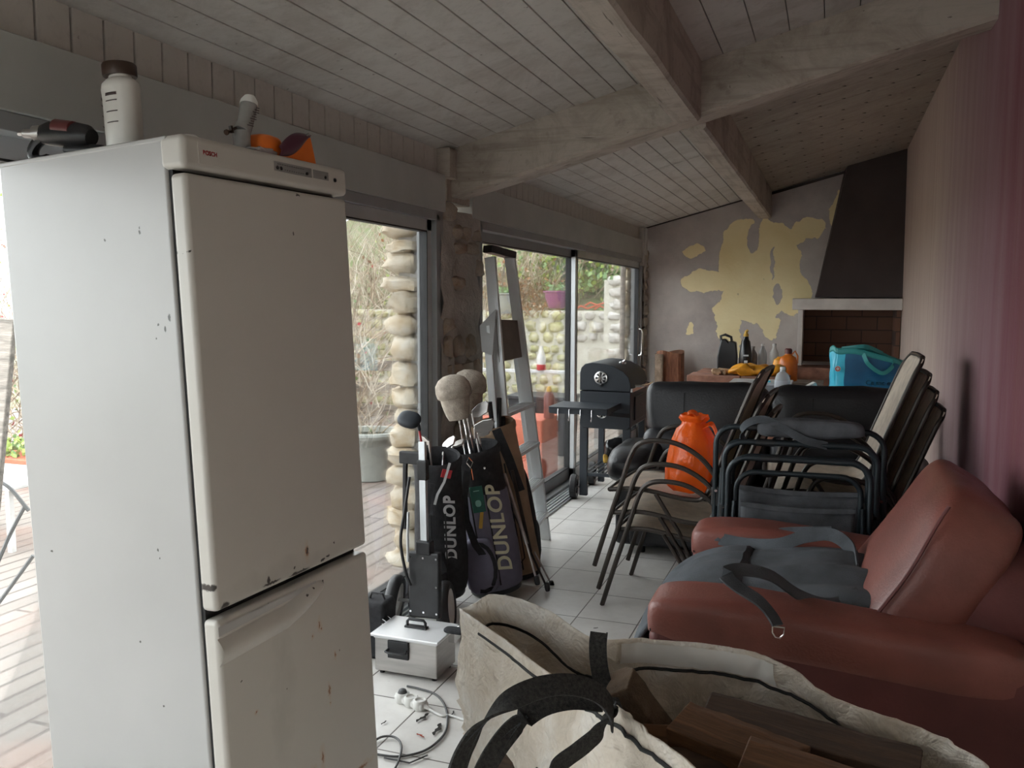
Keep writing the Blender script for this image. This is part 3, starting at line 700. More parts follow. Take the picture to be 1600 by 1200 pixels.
# white rail with red and white bottle
a = onp(738, 577, 1, 9.3); c = onp(893, 584, 1, 9.3)
t = thing('balcony_rail', 'white painted rail crossing the view behind the ladder', 'rail', (a.x-.4, 9.3, -.08))
L = c.x-a.x+.8; b = MB(); b.box((L/2, 0, a.z+.08), (L, .05, .035)); b.build('top_bar', 'snow_white_metal', t, bevel=.004)
for x in (.1, L-.1):
    b = MB(); b.box((x, 0, a.z/2+.03), (.05, .04, a.z+.05)); b.build('post', 'snow_white_metal', t)
q = onp(846, 578, 1, 9.3); t = thing('detergent_bottle', 'white bottle with red base standing on the white rail', 'bottle', (q.x, 9.3, a.z+.018)); b = MB()
b.lathe([(.05, .05), (.05, .15), (.03, .2), (.02, .24), (.02, .27)], 16); b.build('body', 'white_plastic', t)
b = MB(); b.lathe([(.051, 0), (.053, .01), (.053, .06), (.045, .065)], 16); b.build('red_base', 'red_paint', t)
# black crate and grey plank steps
q = onp(850, 640, 1, 8.9)
t = thing('garden_crate', 'black plastic garden crate behind the red planter', 'crate', (q.x, 8.9, -.08)); b = MB()
b.box((0, 0, .3), (.62, .4, .6), taper=1.1); b.build('crate_body', 'black_plastic', t, bevel=.02)
b = MB(); b.box((0, 0, .61), (.72, .48, .04)); b.build('crate_rim', 'black_plastic', t, bevel=.01)
# hanging pots
def hanging(name, label, q, r, h, mt, top):
    t = thing(name, label, 'hanging pot', (q.x, q.y, q.z)); b = MB()
    b.lathe([(r*.55, 0), (r*.68, .015), (r*.93, h*.6), (r, h-.02), (r+.02, h-.015), (r+.02, h), (r*.9, h), (r*.6, .05)], 28); b.build('bowl', mt, t)
    b = MB()
    for k in range(3):
        a = 2*PI*k/3+.5; b.tube([(r*math.cos(a), r*math.sin(a), h), (0, 0, h+.38)], .004, 5)
    b.tube([(0, 0, h+.38), (0, 0, top-q.z)], .004, 5); b.build('hanger', 'black_plastic', t)
    b = MB(); rr = random.Random(3)
    for k in range(60):
        a = rr.uniform(0, 6.28); d = r*rr.uniform(.2, .95); p = Vector((d*math.cos(a), d*math.sin(a), h+rr.uniform(-.02, .07))); e = Euler((rr.uniform(0, 6), rr.uniform(0, 6), 0)).to_matrix()
        b.add([p+e @ Vector(v)*.05 for v in ((-.5, 0, 0), (0, -.35, 0), (.5, 0, 0), (0, .35, 0))], [(0, 1, 2, 3)])
    b.build('plant', 'leaf_green', t)
b = MB(); b.tube([(-4.6, 9.6, 2.62), (-2.0, 9.6, 2.62)], .02, 8); b.tube([(-4.6, 9.6, -.08), (-4.6, 9.6, 2.64)], .03, 8); b.tube([(-2.2, 9.6, -.08), (-2.2, 9.6, 2.64)], .03, 8)
tag(b.build('pot_hanging_frame', 'weathered_wood'), 'wooden frame outside that carries the hanging pots', 'frame')
q = onp(870, 482, 1, 9.6); hanging('hanging_pot', 'mauve plastic pot hanging outside in front of the ivy', q, .14, .20, 'mauve_plastic', 2.6)
q = onp(790, 490, 1, 9.6); hanging('hanging_pot', 'grey bucket hanging outside seen through the ladder', q, .13, .24, 'pot_grey', 2.6)
# curved roof tiles on the wall top
t = thing('ridge_tiles', 'stack of curved terracotta tiles on the garden wall', 'roof tile', (-3.16, 12.05, 1.42))
for k, (x, a) in enumerate(((-.14, .1), (.0, -.1), (.14, .12))):
    b = MB(); b.tube([(x-.15, 0, .02+.05*(k % 2)), (x-.07, 0, .07+.05*(k % 2)), (x+.03, 0, .03+.05*(k % 2)), (x+.15, 0, .07+.05*(k % 2))], .014, 6); b.build('tile', 'terracotta', t)
# terracotta trough, white table and wooden chair left of the refrigerator
q = onp(14, 716, 2, .12); t = thing('flower_trough', 'long terracotta flower trough at the edge of the deck', 'planter', (q.x, q.y, -.08)); b = MB()
b.box((0, 0, .12), (1.2, .35, .24), taper=1.08); b.build('trough', 'terracotta', t, bevel=.01)
b = MB(); rr = random.Random(5)
for k in range(500):
    p = Vector((rr.uniform(-.55, .55), rr.uniform(-.15, .15), .24+rr.uniform(0, .14))); e = Euler((rr.uniform(0, 6), rr.uniform(0, 6), 0)).to_matrix()
    b.add([p+e @ Vector(v)*.06 for v in ((-.5, 0, 0), (0, -.35, 0), (.5, 0, 0), (0, .35, 0))], [(0, 1, 2, 3)], k % 2)
b.build('plants', ['leaf_green', 'leaf_lime'], t)
q = onp(15, 745, 2, .35); t = thing('garden_table', 'low white garden table on the deck left of the refrigerator', 'table', (q.x-.1, q.y, -.08)); b = MB()
b.box((0, 0, .43), (.9, .6, .03)); b.build('table_top', 'snow_white_metal', t, bevel=.008)
for x in (-.38, .38):
    for y in (-.24, .24):
        b = MB(); b.bar((x, y, 0), (x, y, .42), .035, .035); b.build('leg', 'snow_white_metal', t)
q = at(6, 900, 3.9)
t = thing('garden_chair', 'grey wooden garden chair with curved metal legs at the left edge', 'chair', (q.x, q.y, -.08))
b = MB(); b.bar(at(14, 498, 3.4)-Vector(t.location), at(-14, 800, 3.4)-Vector(t.location), .075, .025); b.build('back_slat', 'weathered_wood', t, bevel=.006)
for P in ([(0, 752), (18, 765), (45, 798)], [(38, 792), (18, 830), (-4, 880)], [(52, 868), (25, 905), (-4, 945)]):
    T = Vector(t.location); Q = [at(x, y, 3.6)-T for x, y in P]; d = Q[-1]-Q[-2]
    b = MB(); b.tube(smooth_path(Q, 5), .008, 6); b.build('leg', 'cable_grey', t)

# ------------------------------------------------------------------ refrigerator
FR = Matrix.Translation((-1.286, 1.566, 0)) @ Euler((.006, -.048, -.072)).to_matrix().to_4x4()
FW, FD, FH = .605, .55, 1.9115
t = thing('refrigerator', 'tall white fridge freezer with rust spots, leaning slightly', 'refrigerator'); t.matrix_world = FR
FR_T = t
b = MB(); b.box((-FD/2-.004, FW/2, FH/2+.02), (FD-.008, FW, FH-.05)); b.build('body', 'fridge_side', t, bevel=.006)
b = MB(); b.box((-FD/2+.0, FW/2, FH-.006), (FD+.0, FW+.004, .012)); b.build('top_plate', 'fridge_side', t, bevel=.004)
b = MB(); b.box((-.004, FW/2, FH/2), (.014, FW-.016, FH-.12)); b.build('door_gasket', 'gasket_black', t)
b = MB(); b.box((.0125, FW/2, FH-.036), (.07, FW+.006, .074)); pn = b.build('control_panel', 'fridge_upper', t, bevel=.014, seg=4)
mat('panel_grey', (.28, .27, .26), .5); mat('panel_dark', (.02, .02, .02), .3)
b = MB(); b.box((.0478, .372, FH-.030), (.0016, .150, .024)); b.box((.0478, .487, FH-.030), (.0016, .066, .022)); b.build('display_strip', 'panel_grey', pn, bevel=.0006)
for y_, z_, r_ in ((.308, -.034, .0045), (.322, -.034, .0045), (.425, -.034, .004), (.505, -.034, .004), (.548, -.036, .0055)):
    b = MB(); b.tube([(.0475, y_, FH+z_), (.0505, y_, FH+z_)], r_, 14); b.build('button', 'panel_dark', pn)
b = MB()
for k in range(9): b.box((.0488, .338+.009*k, FH-.036), (.0006, .0022, .0022))
for k in range(12): b.box((.0488, .312+.009*k, FH-.024), (.0006, .006, .0012))
b.build('display_print', 'panel_dark', pn)
b = MB(); b.box((.0478, .10, FH-.036), (.0012, .115, .048)); b.build('badge_plate', 'fridge_upper', pn, bevel=.0005)
b = text_mesh('BOSCH', .0135, .0005, .0006, lambda p: Vector((.0488, .078+p.x, FH-.034+p.y))); b.build('badge_lettering', 'red_letter', pn)
b = MB(); b.box((.022, FW/2, (FH-.082+.845)/2), (.045, FW, FH-.082-.845)); b.build('upper_door', 'fridge_upper', t, bevel=.012, seg=4)
# lower door with its moulded recess handle across the top
ld = MB(); z1 = .825
ld.box((.022, FW/2, (.09+z1)/2), (.045, FW, z1-.09)); ldo = ld.build('lower_door', 'fridge_lower', t, bevel=.012, seg=4)
b = MB()
def lip(u, v):
    y_ = -.002+u*.40; env = (1-max(0, (u-.72)/.28)**2.0)**.5 if u > .72 else 1
    a = v*PI; return (.0455+.018*math.sin(a)*env-.002, y_, .752+.028*u*.3-.036*(v-.5)*2*env*.9+.034*max(0, u-.6)/.4)
b.grid(lip, 30, 10); b.build('door_handle', 'fridge_lower', ldo)
b = MB(); b.grid(lambda u, v: (.0466, .0+u*.36, .812-.022*v*(1-.4*u)+.0), 20, 2); b.build('handle_recess', 'fridge_side', ldo)
b = MB(); b.box((-.02, FW/2, .055), (.02, FW-.02, .06)); b.build('plinth', 'gasket_black', t)
for x_ in (-.05, -.5):
    for y_ in (.05, FW-.05):
        wz = (FR @ Vector((x_, y_, .045))).z
        b = MB(); b.tube([(x_, y_, .05), (x_, y_, .05-wz/1.0+.0)], .016, 10); b.build('foot', 'black_plastic', t)

def on_fridge(name, label, cat, x, y, z=0, rz=0):
    p = FR @ Vector((x, y, FH+.001+z)); t = thing(name, label, cat, p); t.rotation_euler = (FR.to_3x3() @ Euler((0, 0, rz)).to_matrix()).to_euler(); return t
# bottle with brown cap
t = on_fridge('cleaner_bottle', 'white plastic bottle with dark brown cap standing on the refrigerator', 'bottle', -.232, .10, 0, -.5); t.scale = (1.26, 1.26, .99)
b = MB(); b.lathe([(.041, 0), (.045, .008), (.0455, .10), (.046, .135), (.0475, .15), (.045, .163), (.036, .172), (.028, .176), (.027, .185)], 32, fn=lambda p, a, i: Vector((p.x, p.y*.72, p.z))); b.build('body', 'off_white_bottle', t)
b = MB(); b.lathe([(.030, .182), (.031, .185), (.031, .208), (.029, .212)], 28); b.build('cap', 'brown_cap', t)
def wrap(R, z0, s=1): return lambda p: Vector((R*math.sin(p.x/R), -R*.72*math.cos(p.x/R)-p.z*.5, z0+p.y*s))
for cx_, w_ in ((-.030, .026), (.032, .030)):
    for zz in (.128, .115, .09, .065): 
        h_ = .0022; n = 6; b = MB()
        b.grid(lambda u, v: (.0468*math.sin((cx_+(u-.5)*w_)/.0468), -.0468*.74*math.cos((cx_+(u-.5)*w_)/.0468), zz+v*h_*(1 if zz < .12 else 3)), n, 1); b.build('label_line', 'dark_print', t, solid=.0004)
# power drill lying down
t = on_fridge('power_drill', 'black and dark red cordless drill lying on the refrigerator edge', 'drill', -.435, .09, 0, .05)
b = MB(); b.tube([(-.055, 0, .075), (-.03, 0, .075), (.05, 0, .062), (.085, 0, .055), (.10, 0, .05)], [.024, .030, .031, .028, .02], 16); b.build('motor_housing', 'black_plastic', t)
b = MB(); b.tube(bez((-.055, 0, .07), (-.12, 0, .05), (-.11, .0, -.0), (-.045, .0, .012), 12), [.018]*6+[.017]*7, 10, flat=.8); b.tube([(.02, 0, .03), (.13, 0, .016)], [.016, .014], 12); b.build('grip', 'black_plastic', t)
b = MB(); b.tube([(.0, -.012, .085), (.055, -.012, .073)], .02, 12); b.build('red_cover', 'maroon_plastic', t)
b = MB(); b.tube([(-.055, -.005, .078), (-.075, -.012, .078), (-.078, -.012, .078), (-.1, -.02, .08), (-.102, -.02, .08)], [.021, .019, .012, .011, .008], 16); b.build('chuck', 'steel_brushed', t)
b = MB(); b.tube([(-.10, -.02, .08), (-.115, -.023, .081)], .006, 8); b.build('bit_holder', 'chrome', t)
# dark case behind the bottle
t = on_fridge('drill_bit_case', 'small black rounded case behind the white bottle', 'case', -.19, .19, 0, .1)
b = MB(); b.puff((0, 0, .021), (.15, .07, .042), (.5, .5)); b.build('shell', 'black_plastic', t)
b = MB(); b.box((-.02, -.033, .022), (.02, .008, .018)); b.build('clasp', 'steel_brushed', t, bevel=.002)
# grey printed tube with small valve
t = on_fridge('sealant_tube', 'grey printed plastic tube bent sideways on the refrigerator', 'tube', -.02, .265)
b = MB(); b.tube([(0, 0, 0), (.0, 0, .03), (0, 0, .055)], [.021, .021, .022], 20); b.tube([(0, 0, .052), (.0, .015, .075), (0, .034, .125)], [.023, .020, .021], 20); b.build('tube_body', 'clear_grey', t)
b = MB(); b.tube([(0, .034, .125), (0, .037, .135), (0, .040, .147)], [.0225, .021, .013], 20); b.build('tube_cap', 'white_plastic', t)
b = MB(); b.tube([(0, -.018, .06), (0, -.035, .052), (0, -.052, .044)], .0035, 8); b.tube([(0, -.033, .045), (0, -.037, .062)], .005, 8); b.tube([(0, -.05, .045), (0, -.054, .043)], .007, 10); b.build('valve', 'brown_cap', t)
for k in range(9):
    z_ = .062+.006*k; b = MB(); b.box((.0215, .010+.004*k, z_+.006), (.0008, .022-.006*(k % 3), .0018)); b.build('label_line', 'dark_print', t)
# orange scoops, purple scoop, crumpled film
t = on_fridge('measuring_cup', 'crumpled orange plastic cup lying beside the grey tube', 'cup', -.02, .345)
b = MB(); b.puff((0, 0, .03), (.07, .09, .06), (.6, .7), fn=lambda p: p*(1+.14*noise.noise(p*30))); b.build('cup_shell', 'orange_plastic', t)
t = on_fridge('funnel', 'orange plastic funnel lying on its side at the fridge front', 'funnel', -.01, .445)
b = MB(); b.prism([(-.06, .0), (.075, .0), (.068, .03), (.055, .078), (.04, .082), (-.045, .014)], -.03, .025, 0); b.build('funnel_body', 'orange_plastic', t, bevel=.008, seg=3)
t = on_fridge('shoehorn', 'dark purple curved plastic scoop leaning on the orange funnel', 'scoop', .022, .40)
b = MB(); b.grid(lambda u, v: (.014*math.cos((v-.5)*2.2)-.0, -.055+.125*u, .014+.058*u+(v-.5)*.050*math.sin(PI*min(1, u*.86+.14))), 18, 8); b.build('blade', 'purple_plastic', t, solid=.003)
b = MB(); b.tube([(.012, .052, .068), (.012, .062, .074), (.012, .066, .066)], .0035, 6); b.build('clip', 'clear_grey', t)
t = on_fridge('plastic_wrap', 'small crumpled clear plastic wrap on the front edge of the refrigerator', 'wrapper', .012, .30)
b = MB(); b.puff((0, 0, .008), (.04, .09, .018), (.8, .8), fn=lambda p: p*(1+.35*noise.noise(p*60))); b.build('film', 'bottle_clear', t)
t = on_fridge('cup_lid', 'round translucent lid on the front corner of the refrigerator', 'lid', -.01, .075)
b = MB(); b.lathe([(.022, 0), (.026, .002), (.026, .006), (.018, .012), (.001, .014)], 20); b.build('lid_shell', 'white_plastic', t)

# ------------------------------------------------------------------ steel tool box
t = thing('tool_box', 'brushed steel box with flat lid and black handles on the floor', 'tool box', (-1.60, 3.19, 0), .005)
TB = t
b = MB(); b.box((0, 0, .09), (.285, .19, .15)); b.build('body', 'steel_brushed', t, bevel=.006)
b = MB(); b.box((0, 0, .172), (.31, .225, .012)); b.box((0, 0, .162), (.29, .20, .012)); b.build('lid', 'steel_lid', t, bevel=.004)
b = MB(); b.box((0, .01, .182), (.10, .03, .008)); b.tube([(-.042, .01, .18), (-.042, .01, .202), (-.034, .01, .212), (.034, .01, .212), (.042, .01, .202), (.042, .01, .18)], .0065, 8); b.build('top_handle', 'black_plastic', t, bevel=.001)
b = MB(); b.box((-.03, -.099, .118), (.095, .012, .075)); b.build('front_handle_plate', 'black_plastic', t, bevel=.003)
b = MB(); b.tube([(-.072, -.10, .12), (-.076, -.125, .115), (-.06, -.130, .113), (.0, -.130, .113), (.014, -.125, .115), (.012, -.10, .12)], .005, 8); b.build('front_bail', 'black_plastic', t)
for s_ in (-1, 1):
    b = MB(); b.box((s_*.155, .05, .15), (.03, .06, .04)); b.tube([(s_*.15, .03, .175), (s_*.17, .03, .185), (s_*.18, .05, .18), (s_*.17, .07, .185), (s_*.15, .07, .175)], .003, 6); b.build('latch', 'chrome', t, bevel=.003)
for x_ in (-.12, .12):
    for y_ in (-.07, .07):
        b = MB(); b.tube([(x_, y_, 0), (x_, y_, .016)], .011, 10); b.build('foot', 'black_plastic', t)
t = thing('cloth_pouch', 'small black strap pouch on the end of the steel box lid', 'pouch', (-1.42, 3.20, .179), 0)
b = MB(); b.puff((0, 0, .011), (.10, .05, .022), (.6, .6)); b.build('pouch_shell', 'black_fabric', t)
t = thing('camera_case', 'black case behind the left end of the steel box', 'case', (-1.835, 3.28, 0), .1)
b = MB(); b.box((0, 0, .125), (.13, .14, .25)); b.build('case_shell', 'black_fabric', t, bevel=.02, seg=3)
b = MB(); b.tube([(-.03, 0, .25), (-.02, 0, .275), (.03, 0, .275), (.04, 0, .25)], .005, 6); b.build('carry_loop', 'black_plastic', t)

# ------------------------------------------------------------------ power strip, cables, leaf litter
def fl(px, py, z=0): return onp(px, py, 2, z)
p0, p1 = fl(618, 1092), fl(668, 1112); d = (p1-p0); ang = math.atan2(d.y, d.x)
t = thing('power_strip', 'white three way power strip lying on the floor tiles', 'power strip', (p0+p1)/2, ang); L = d.length
for k in (-1, 0, 1):
    b = MB(); b.lathe([(.024, 0), (.027, .004), (.027, .034), (.024, .038), (.019, .038), (.018, .026), (.001, .026)], 24, (k*.047, 0, 0), caps=False); b.build('socket', 'white_plastic', t)
b = MB(); b.box((0, 0, .0155), (.15, .044, .031)); b.build('body', 'white_plastic', t, bevel=.010, seg=3)
b = MB(); b.tube([(.065, 0, .018), (.085, 0, .016), (.095, 0, .012)], [.012, .008, .005], 10); b.build('cord_sleeve', 'white_plastic', t)
t2 = thing('plug', 'grey plug pushed into the far socket of the white strip', 'plug', (p0+p1)/2+Vector((-.047*math.cos(ang), -.047*math.sin(ang), .027)), ang)
b = MB(); b.lathe([(.017, 0), (.018, .012), (.014, .022), (.006, .026)], 16); b.build('plug_body', 'cable_grey', t2)
e = (p0+p1)/2+Vector((math.cos(ang), math.sin(ang), 0))*.095
b = MB(); b.tube(smooth_path([(e.x, e.y, .012)]+[tuple(fl(x, y, .006)) for x, y in ((690, 1118), (703, 1118), (735, 1128), (790, 1150))], 6), .0045, 8)
tag(b.build('white_cable', 'white_cable'), 'white cable running from the power strip under the white sack', 'cable')
b = MB(); b.tube(smooth_path([tuple(fl(x, y, .006)) for x, y in ((636, 1072), (655, 1076), (682, 1086), (697, 1108), (697, 1140), (680, 1162), (655, 1176), (620, 1182), (585, 1178))], 6), .0042, 8)
tag(b.build('grey_cable', 'cable_grey'), 'grey cable curving in a wide loop around the power strip', 'cable')
b = MB(); b.tube(smooth_path([tuple(fl(x, y, .010)) for x, y in ((580, 1160), (598, 1151), (617, 1152), (627, 1165), (623, 1188), (612, 1210))], 6), .0042, 8)
tag(b.build('grey_cable', 'cable_grey'), 'short dark cable loop at the foot of the refrigerator', 'cable')
b = MB(); b.tube([tuple(fl(x, y, .006)) for x, y in ((668, 1180), (640, 1192), (600, 1184))], .003, 6)
tag(b.build('thin_cable', 'cable_grey'), 'thin grey cable lying just outside the wide loop', 'cable')
b = MB(); b.tube([tuple(at(x, y, 3.95)) for x, y in ((578, 950), (610, 925), (640, 903))], .0035, 6)
rr = random.Random(11)
for k, (x, y, s_, mt, lb) in enumerate(((661, 1122, .035, 'dry_leaf', 'curled black leaf strip in front of the power strip'), (684, 1140, .04, 'dry_leaf', 'curled dark bark strip right of the red leaf'), (657, 1150, .018, 'red_leaf_dry', 'small red brown dead leaf on the tiles'),
        (600, 1130, .014, 'dry_leaf', 'tiny dark leaf near the foot of the refrigerator'), (722, 1074, .012, 'dry_leaf', 'dark crumb beside the lower edge of the white sack'), (708, 1115, .016, 'dry_leaf', 'thin dark twig under the white cable'), (931, 982, .010, 'dry_leaf', 'dark crumb on the tiles in front of the brown chair stack'))):
    p = fl(x, y, .003); t = thing('dead_leaf', lb, 'leaf', p, rr.uniform(0, 3)); b = MB()
    b.grid(lambda u, v: ((u-.5)*s_*2.2, (v-.5)*s_*.6*math.sin(PI*(u*.8+.1))*(.7+.3*math.sin(17*u))+.1*s_*math.sin(9*u), .001+.003*abs(v-.5)+.0015*math.sin(12*u)**2), 14, 4); b.build('blade', mt, t, solid=.0008)

# ------------------------------------------------------------------ ladder
t = thing('ladder', 'folded aluminium step ladder with black taped top leaning in the doorway', 'ladder', (-1.75, 5.2, 0))
O = Vector(t.location)
TL, TR = at(766, 402, 5.1)-O, at(797, 402, 5.25)-O
BR = onp(853, 843, 2, 0)-O
BL = BR+Vector((-.30, -.50, 0)); BL = onp(806, 905, 2, 0)-O
def lerp(a, c, k): return a+(c-a)*k
b = MB(); b.bar(TL, BL, .066, .026, up=(0, 1, 0)); b.build('front_rail', 'ladder_alu', t, bevel=.003)
b = MB(); b.bar(TR, BR, .066, .026, up=(0, 1, 0)); b.build('front_rail', 'ladder_alu', t, bevel=.003)
# rear frame nested outside, lower
off = Vector((-.035, -.05, 0)); off2 = Vector((-.045, .02, 0))
b = MB(); b.bar(lerp(TL, BL, .22)+off, BL+off, .045, .024, up=(0, 1, 0)); b.build('rear_rail', 'ladder_alu', t, bevel=.003)
b = MB(); b.bar(lerp(TR, BR, .30)+off2, BR+off2, .045, .024, up=(0, 1, 0)); b.build('rear_rail', 'ladder_alu', t, bevel=.003)
for py_l in (.50, .64, .775, .90):
    a, c = lerp(TL, BL, py_l), lerp(TR, BR, py_l)
    a = lerp(TL, BL, py_l); b = MB(); b.bar(a, c+Vector((0, 0, -.0)), .085, .022, up=(0, 0, 1))
    for s_ in (-.03, -.015, 0, .015, .03):
        n_ = Vector((c.y-a.y, a.x-c.x, 0)).normalized(); b.bar(a+n_*s_+Vector((0, 0, .013)), c+n_*s_+Vector((0, 0, .013)), .004, .004)
    b.build('step', 'ladder_alu', t, bevel=.002)
b = MB(); dd = (TR-TL); b.bar(TL-dd*.14+Vector((0, 0, .05)), TR+dd*.10+Vector((0, 0, .012)), .075, .045); b.build('taped_top', 'black_plastic', t, bevel=.008)
a, c = lerp(TL, BL, .245), lerp(TL, BL, .245); b = MB()
bp = [lerp(TL, BL, .17)+Vector((.02, -.035, 0)), lerp(TL, BL, .19)+Vector((-.0, -.04, .02)), lerp(TL, BL, .22)+off+Vector((-.03, -.03, 0)), lerp(TL, BL, .30)+off+Vector((-.03, -.03, 0)), lerp(TL, BL, .31)+off+Vector((.03, -.03, 0))]
b.add(bp+[p+Vector((0, .006, 0)) for p in bp], [(0, 1, 2, 3, 4), (9, 8, 7, 6, 5)]+[(i, (i+1) % 5, 5+(i+1) % 5, 5+i) for i in range(5)]); b.build('hinge_plate', 'alu_light', t, bevel=.002)
b = MB()
q1, q2, q3, q4 = lerp(TL, BL, .20), lerp(TR, BR, .21), lerp(TR, BR, .335), lerp(TL, BL, .335)
V = [q1+Vector((.012, -.02, 0)), q2+Vector((-.0, -.02, 0)), q3+Vector((0, -.02, 0)), q4+Vector((.012, -.02, 0))]
mat('tray_brown', (.17, .145, .12), .6, 0, .1, 8)
b.add(V+[v+Vector((0, .012, 0)) for v in V], [(0, 1, 2, 3), (7, 6, 5, 4), (0, 4, 5, 1), (1, 5, 6, 2), (2, 6, 7, 3), (3, 7, 4, 0)]); b.build('platform', 'tray_brown', t, bevel=.002)
b = MB(); k = lerp(TL, BL, .54); b.tube([k+Vector((0, -.03, 0)), k+Vector((0, -.045, 0))], .022, 14); b.build('pivot', 'chrome', t)

# ------------------------------------------------------------------ golf gear
def frame(base, top, view=CAM):
    """matrix with z along base->top and -y turned to the viewer"""
    base, top = Vector(base), Vector(top); z = (top-base).normalized(); y = (base-Vector(view)); y.z = 0; y = (y-z*y.dot(z)).normalized(); x = y.cross(z)
    M_ = Matrix((x, y, z)).transposed().to_4x4(); M_.translation = base; return M_, (top-base).length
def golf_bag(base, top, r, label, lower, upper, cuff=.30, pocket=None, text=None, letter=None, strap=True, belly=1.0, turn=0):
    M_, H = frame(base, top); M_ = M_ @ Matrix.Rotation(turn, 4, 'Z')
    t = thing('golf_bag', label, 'golf bag'); t.matrix_world = M_
    zc = H-cuff
    def ell(p, a, i): return Vector((p.x, p.y*.86, p.z))
    b = MB(); b.lathe([(r*.86, 0), (r*.98, .015), (r*belly, .06), (r*belly*1.02, zc*.4), (r*.97, zc)], 32, fn=lambda p, a, i: Vector((p.x*(1+.02*noise.noise(Vector((a, p.z*6, r)))), p.y*.86, p.z))); b.build('body', lower, t)
    b = MB(); b.lathe([(r*.975, zc-.005), (r*.93, zc+.04), (r*.92, H-.05), (r*.97, H-.04), (r*.98, H-.015), (r*.90, H), (r*.82, H-.01), (r*.80, H-.12)], 32, fn=lambda p, a, i: Vector((p.x, p.y*.86, p.z+.02*math.sin(a)*(p.z > H-.06))), caps=False); b.lathe([(r*.84, H-.10), (.001, H-.10)], 24, caps=False, fn=ell); b.build('cuff', upper, t)
    b = MB(); b.lathe([(r*.88, -.02), (r*.92, -.01), (r*.90, .02)], 28, fn=ell); b.build('base_cap', 'black_plastic', t)
    for a in (-1.9, -1.35):
        b = MB(); b.ribbon([(r*1.0*belly*math.cos(a), r*.875*belly*math.sin(a), z_) for z_ in (.04, zc*.4, zc*.8, zc)], (1, 0, 0), .008, .003); b.build('piping', 'gasket_black', t)
    if pocket:
        b = MB(); b.puff((-.35*r, -r*.80, zc*.30), (r*1.15, r*.7, zc*.55), (.5, .55), fn=lambda p: p*(1+.04*noise.noise(p*12))); pk = b.build('pocket', pocket, t)
        b = MB(); b.ribbon([(-.35*r+r*.5*math.cos(k), -r*1.12, zc*.3+zc*.24*math.sin(k)) for k in [PI*.5-PI*1.1*q/10 for q in range(11)]], (1, 0, 1), .02, .006); b.build('pocket_edge', 'black_fabric', pk)
    if text:
        x0, R, sz, z0, sp = text
        def fn(p):
            a = x0+(-p.y)/R; rr = R*belly*1.035
            return Vector((rr*math.sin(a), -rr*.88*math.cos(a)-p.z, z0+p.x))
        b = text_mesh('DUNLOP', sz, .0005, .0030, fn, sp); b.build('lettering', letter, t)
    if strap:
        b = MB(); b.ribbon([(-.25*r, -r*.98, H-.10), (-.5*r, -r*1.2, H-.22), (-.55*r, -r*1.35, zc*.8), (-.4*r, -r*1.25, zc*.55), (-.2*r, -r*1.1, zc*.42)], (1, 0, 0), .035, .008); b.build('shoulder_strap', 'black_fabric', t)
    return t, M_, H
# trolley with black bag
base, top = Vector((-1.80, 3.90, .10)), at(683, 712, 4.25)
gb1, M1, H1 = golf_bag(base, top, .125, 'black golf bag with silver lettering strapped to the pull trolley', 'black_fabric', 'black_fabric', .26, 'black_fabric', (.42, .12, .075, .36, 1.12), 'silver_letter', belly=1.05)
b = MB(); b.ribbon([(.02, -.128, .655), (.065, -.115, .64)], (0, 0, 1), .04, .004); b.build('red_patch', 'red_paint', gb1)
b = MB(); b.ribbon([(.06, -.118, .70), (.03, -.128, .61), (-.005, -.133, .55), (-.02, -.133, .50)], (1, 0, 0), .012, .003); b.build('silver_flash', 'silver_letter', gb1)
t = thing('golf_trolley', 'folded two wheel golf trolley with aluminium post behind the steel box', 'golf trolley', (-1.78, 3.62, 0)); O = Vector(t.location)
ptop, pmid, pbot = at(660, 690, 3.83)-O, at(664, 862, 3.80)-O, at(665, 965, 3.80)-O
b = MB(); b.bar(pmid, ptop, .032, .022, up=(0, 1, 0)); b.build('post', 'alu_light', t, bevel=.003)
b = MB(); c = lerp(pmid, ptop, .74); b.bar(c-Vector((0, 0, .045)), c+Vector((0, 0, .045)), .045, .035, up=(0, 1, 0)); b.build('clamp', 'black_plastic', t, bevel=.004)
b = MB(); b.bar(pbot, pmid, .15, .035, up=(0, 1, 0)); pl = b.build('wheel_bracket', 'black_plastic', t, bevel=.01, seg=3)
for kx in (-.062, 0, .062):
    for kz in (.1, .5, .92):
        if kx == 0 and kz == .5: continue
        c = lerp(pbot, pmid, kz); b = MB(); b.tube([c+Vector((kx, -.017, 0)), c+Vector((kx, -.022, 0))], .005, 8); b.build('rivet', 'chrome', pl)
b = MB(); b.bar(pmid-Vector((0, 0, .01)), pmid+Vector((0, 0, .05)), .07, .05, up=(0, 1, 0)); b.build('post_socket', 'black_plastic', t, bevel=.006)
b = MB(); b.bar(ptop+Vector((-.11, -.0, -.075)), ptop+Vector((.0, 0, -.075)), .055, .03, up=(0, 1, 0)); b.bar(ptop+Vector((-.085, 0, -.10)), ptop+Vector((-.09, 0, -.40)), .02, .02); b.build('bag_cradle', 'black_plastic', t, bevel=.005)
b = MB(); b.box((.0, .06, .17), (.16, .10, .16)); b.tube([(-.06, 0, .12), (0, -.03, .10), (.06, 0, .12)], .012, 8); b.build('lower_bracket', 'black_plastic', t, bevel=.01)
